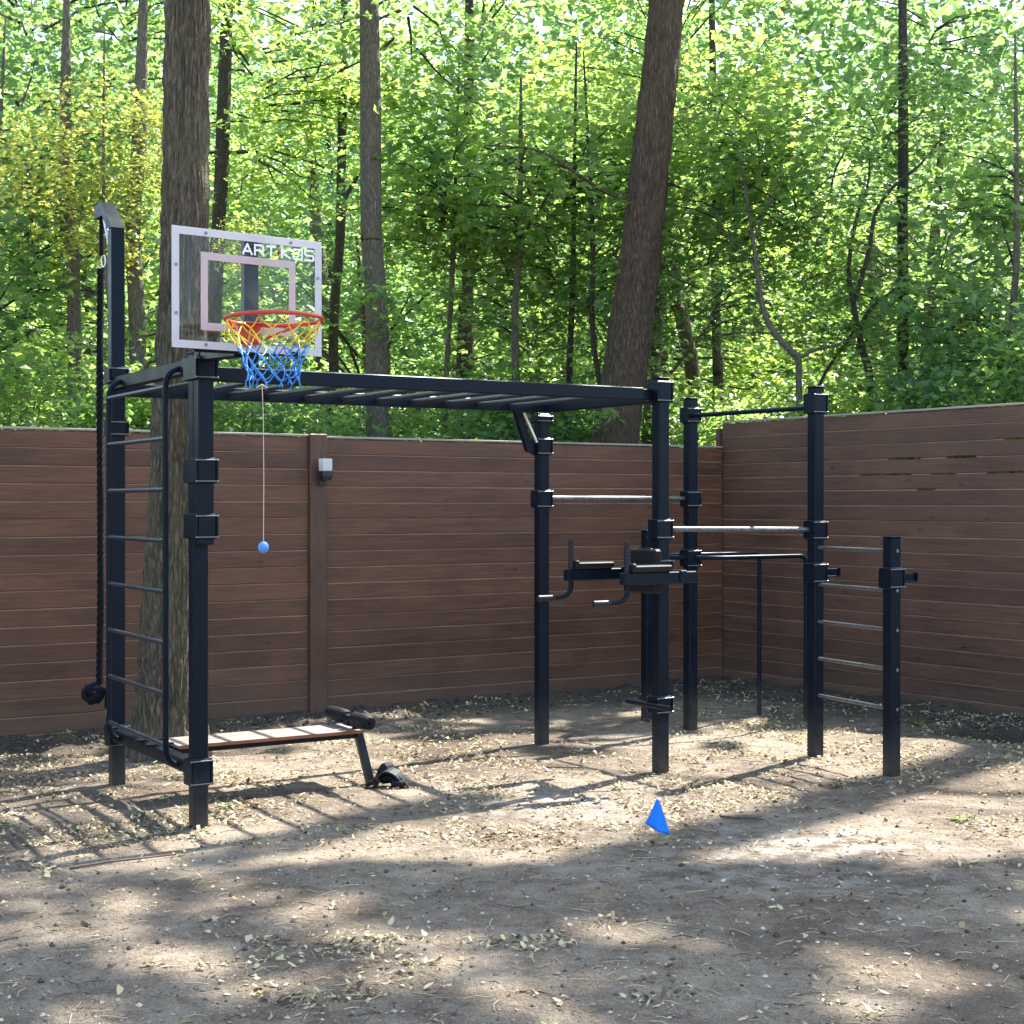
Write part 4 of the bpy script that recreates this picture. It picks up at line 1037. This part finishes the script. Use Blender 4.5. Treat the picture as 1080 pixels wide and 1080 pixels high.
simple_tree('young_maple', 'young maple with leaves hanging left of the leaning trunk', [(640, 455), (625, 350), (625, 250)], 15.9, 3, 'barkdark', topz=6,
    crowns=[('near0', 640, 180, .7, .6), ('near1', 640, 330, .8, .6), ('near0', 745, 150, .8, .75), ('near1', 720, 240, 1.2, .6)])

# --- bushes along the fence
def bush(x, Y, z, s, key, grp):
    e = empty('bush', (x, Y, 0), 'leafy bush or sapling growing close behind the fence', 'bush', grp)
    m = MB()
    for k in range(5):
        a = random.uniform(0, 6.28); m.tube([(0, 0, -.1), (math.cos(a)*.15, math.sin(a)*.15, z*.5), (math.cos(a)*.5*s, math.sin(a)*.5*s, z+.2)], [.02, .014, .006], 6)
    m.build('stems', M['twig'], e); crown(e, key, 0, 0, z, s)
for i in range(34):
    if i < 22:
        tt = i/21; x = -6.2+8.4*tt; Y = 8.54+(x+7.2)*.6315+random.uniform(1.9, 4.2)
        z = random.uniform(1.7, 2.5)
    else:
        tt = (i-22)/11; x = 2.0+4.6*tt; Y = 14.35-(x-2.0)*1.0+random.uniform(2.0, 4.5); z = random.uniform(1.9, 2.7)
    bush(x+random.uniform(-.3, .3), Y, z, random.uniform(.85, 1.25), random.choice(('bush0', 'bush1')), 'bushes close behind the fences')

# --- woodland behind: individual trees
cand = []
k = 0
for Y in np.arange(22.5, 48, 4.6):
    half = Y*.40+2.5; x = -half+random.uniform(0, 2)
    while x < half:
        yy = Y+random.uniform(-1.2, 1.2); xx = x+random.uniform(-.6, .6)
        hmax = (yy-11.6)/.525
        if yy < 24: h = min(hmax, random.uniform(5.5, 8.5)); keys = ('mid0', 'mid1', 'mid2', 'mid3')
        else: h = min(hmax*.97, 1.65+yy*random.uniform(.20, .30)); keys = ('far0', 'far1')
        cand.append((xx, yy, h, random.choice(keys))); x += random.uniform(3.2, 5.4) if yy < 26 else random.uniform(4.0, 6.4)
for (x, Y, h, key) in cand:
    far = key.startswith('far')
    e = empty('woodland_tree', (x, Y, 0), 'leafy tree with a thin trunk standing deep in the wood behind the fence', 'tree', 'woodland trees behind the fence')
    r = random.uniform(.06, .13) if not far else random.uniform(.09, .2)
    dx = random.uniform(-.8, .8)
    trunk_mesh([(0, 0, -.3), (dx*.2, 0, h*.3), (dx*.6, .1, h*.65), (dx, 0, h)], [r*1.1, r, r*.75, r*.2], 10, .1, random.choice(('barkgrey', 'barkdark', 'barkdark', 'barkbrown')), e,
               [([(dx*.4, 0, h*.45), (dx*.4+.8, .3, h*.58), (dx*.4+1.6, .4, h*.75)], [r*.4, r*.28, r*.1]), ([(dx*.3, 0, h*.38), (dx*.3-.8, -.3, h*.5), (dx*.4-1.4, .1, h*.66)], [r*.38, r*.25, r*.1])])
    if far:
        s = random.uniform(.8, 1.05); crown(e, key, dx*.6, 0, h-4.6*s*random.uniform(.80, .95), s)
    else:
        s = random.uniform(.8, 1.15); crown(e, key, dx*.6, 0, max(2.6, h-2.9*s), s)
        if random.random() < .45: crown(e, random.choice(('mid0', 'mid1', 'mid3')), dx*.4, .4, 2.6, s*.9, s*.55, name='lower_foliage')
# --- far mass of wood
n = 110000; rr = np.random.default_rng(5)
th = rr.uniform(-.62, .62, n); dd = rr.uniform(48, 66, n); X_ = np.sin(th)*dd; Y_ = np.cos(th)*dd
hh_ = np.array([19.5+5*noise.noise((x*.12, y*.12, 3))+4*noise.noise((x*.4, y*.4, 8)) for x, y in zip(X_, Y_)]); Z_ = rr.random(n)**.9*hh_
me = leafset(np.stack([X_, Y_, Z_], 1), rr.normal(0, .7, (n, 3))+np.array([0, 0, 1.]), .42, False, M['leafb'], 'far_woodland')
o = bpy.data.objects.new('far_woodland', me); C.objects.link(o)
tag(o, 'far-off green mass of woodland closing the view behind the trees', 'woodland', None, 'stuff')

# --- tall trees to the right behind, whose canopy shades the foreground
SD = (.66, .75)                     # horizontal direction towards the sun
EL = 55.0; K_ = 1/math.tan(R(EL))
def shade_want(X, Y):
    w = noise.noise((X*1.3, Y*1.3, 12))*.30+noise.noise((X*4, Y*4, 3))*.16
    w2 = noise.noise((X*2.0, Y*2.0, 40))
    v = 0.0
    if -3.2 < X < 5 and 3.5 < Y < 6.98+w-.10*(X < -1.2)*(-1.2-X)*3.5: v = (.95 if w2 < .30 else .25) if (Y > 6.2 and X > -.9) else (.9 if w2 < .02 else .12)
    def sd(a, b): return float(seg_dist(np.array([X]), np.array([Y]), a, b)[0])
    if sd((3.3, 10.0), (.6, 7.1)) < .22+w*.4: v = 1
    if sd((-.25, 8.42), (-1.35, 7.1)) < .17+w*.3: v = max(v, .7)
    if sd((2.9, 8.5), (2.0, 7.3)) < .42+w: v = min(v, .08)
    if sd((1.55, 7.45), (1.1, 7.25)) < .16: v = min(v, .3)
    if sd((-2.4, 6.5), (-1.6, 6.2)) < .35+w: v = min(v, .2)
    # dapples on the strip near the fence, behind the frame
    if Y > 10.9 and Y < 15 and -3.8 < X < 4: v = max(v, .75 if noise.noise((X*1.5, Y*1.5, 77)) > -.22 else .15)
    if 10.0 < Y <= 10.9 and -4 < X < 1.5 and noise.noise((X*1.4, Y*2, 17)) > .12: v = max(v, .6)
    if 8.9 < Y < 10.2 and X < -3.0: v = max(v, .55 if w2 > -.1 else .1)
    return v
def shade_tree(x, y, h, z0, z1, targets, count, label, seed):
    e = empty('canopy_tree', (x, y, 0), label, 'tree')
    r_ = random.Random(seed); P = []
    tries = 0
    while len(P) < count and tries < count*60:
        tries += 1
        gx, gy = r_.uniform(targets[0], targets[1]), r_.uniform(targets[2], targets[3])
        if r_.random() > shade_want(gx, gy): continue
        z = r_.uniform(z0, z1); P.append((gx+SD[0]*K_*z-x, gy+SD[1]*K_*z-y, z))
    P = np.array(P); nn = np.random.default_rng(seed).normal(0, .35, (len(P), 3))+np.array([.4, .45, 1.0])
    me = leafset(P, nn, .19, False, M['leaf'], 'crown'); o = bpy.data.objects.new('crown', me); C.objects.link(o); o.parent = e
    c = P.mean(0); limbs = []
    for i in range(9):
        q = P[r_.randrange(len(P))]
        limbs.append(([(0, 0, z0*.7), (q[0]*.5, q[1]*.5, z0*.9), tuple(q)], [.06, .04, .012]))
    trunk_mesh([(0, 0, -.3), (.1, 0, h*.4), (.05, .1, h*.7), (.1, .1, h)], [.26, .21, .16, .06], 20, .08, 'barkbrown', e, limbs)
s1 = K_*16.5
shade_tree(9.6, 13.6, 17, 15.5, 18.0, (-3.3, 5.0, 3.6, 10.2), 6200, 'tall tree beyond the right fence, outside the view, shading the foreground', 3)
shade_tree(7.5, 18.5, 13.5, 10.5, 13.0, (-4.0, 4.0, 10.0, 14.9), 4600, 'tall tree beyond the fence corner, outside the view, dappling the fence foot', 4)

# ------------------------------------------------------------------ light, sky, camera
w = bpy.data.worlds.new('World'); bpy.context.scene.world = w; w.use_nodes = True
nt = w.node_tree; bg = nt.nodes['Background']
sky = nt.nodes.new('ShaderNodeTexSky'); sky.sky_type = 'NISHITA'; sky.sun_disc = False
sky.sun_elevation = R(EL); sky.sun_rotation = math.atan2(SD[0], SD[1]); sky.air_density = 1.2; sky.dust_density = 1.5
L(nt, sky.outputs[0], bg.inputs[0]); bg.inputs[1].default_value = .125
sl = bpy.data.lights.new('sun', 'SUN'); sl.energy = 5.0; sl.angle = R(.55); sl.color = (1.0, .95, .87)
so = bpy.data.objects.new('sun', sl); C.objects.link(so)
sv = Vector((SD[0]*math.cos(R(EL)), SD[1]*math.cos(R(EL)), math.sin(R(EL))))
so.rotation_euler = sv.to_track_quat('Z', 'Y').to_euler(); so.location = sv*30
cam = bpy.data.cameras.new('camera'); cam.lens = 1600/1080*36; cam.sensor_width = 36; cam.clip_end = 2000; cam.clip_start = .05
co = bpy.data.objects.new('camera', cam); C.objects.link(co); co.location = (0, 0, CAM_H)
co.rotation_euler = (R(90)-math.atan(10/1600), 0, 0)
sc = bpy.context.scene; sc.camera = co
sc.view_settings.view_transform = 'Standard'; sc.view_settings.look = 'None'; sc.view_settings.exposure = 1.98; sc.view_settings.gamma = 1
sc.cycles.max_bounces = 8; sc.cycles.transparent_max_bounces = 16
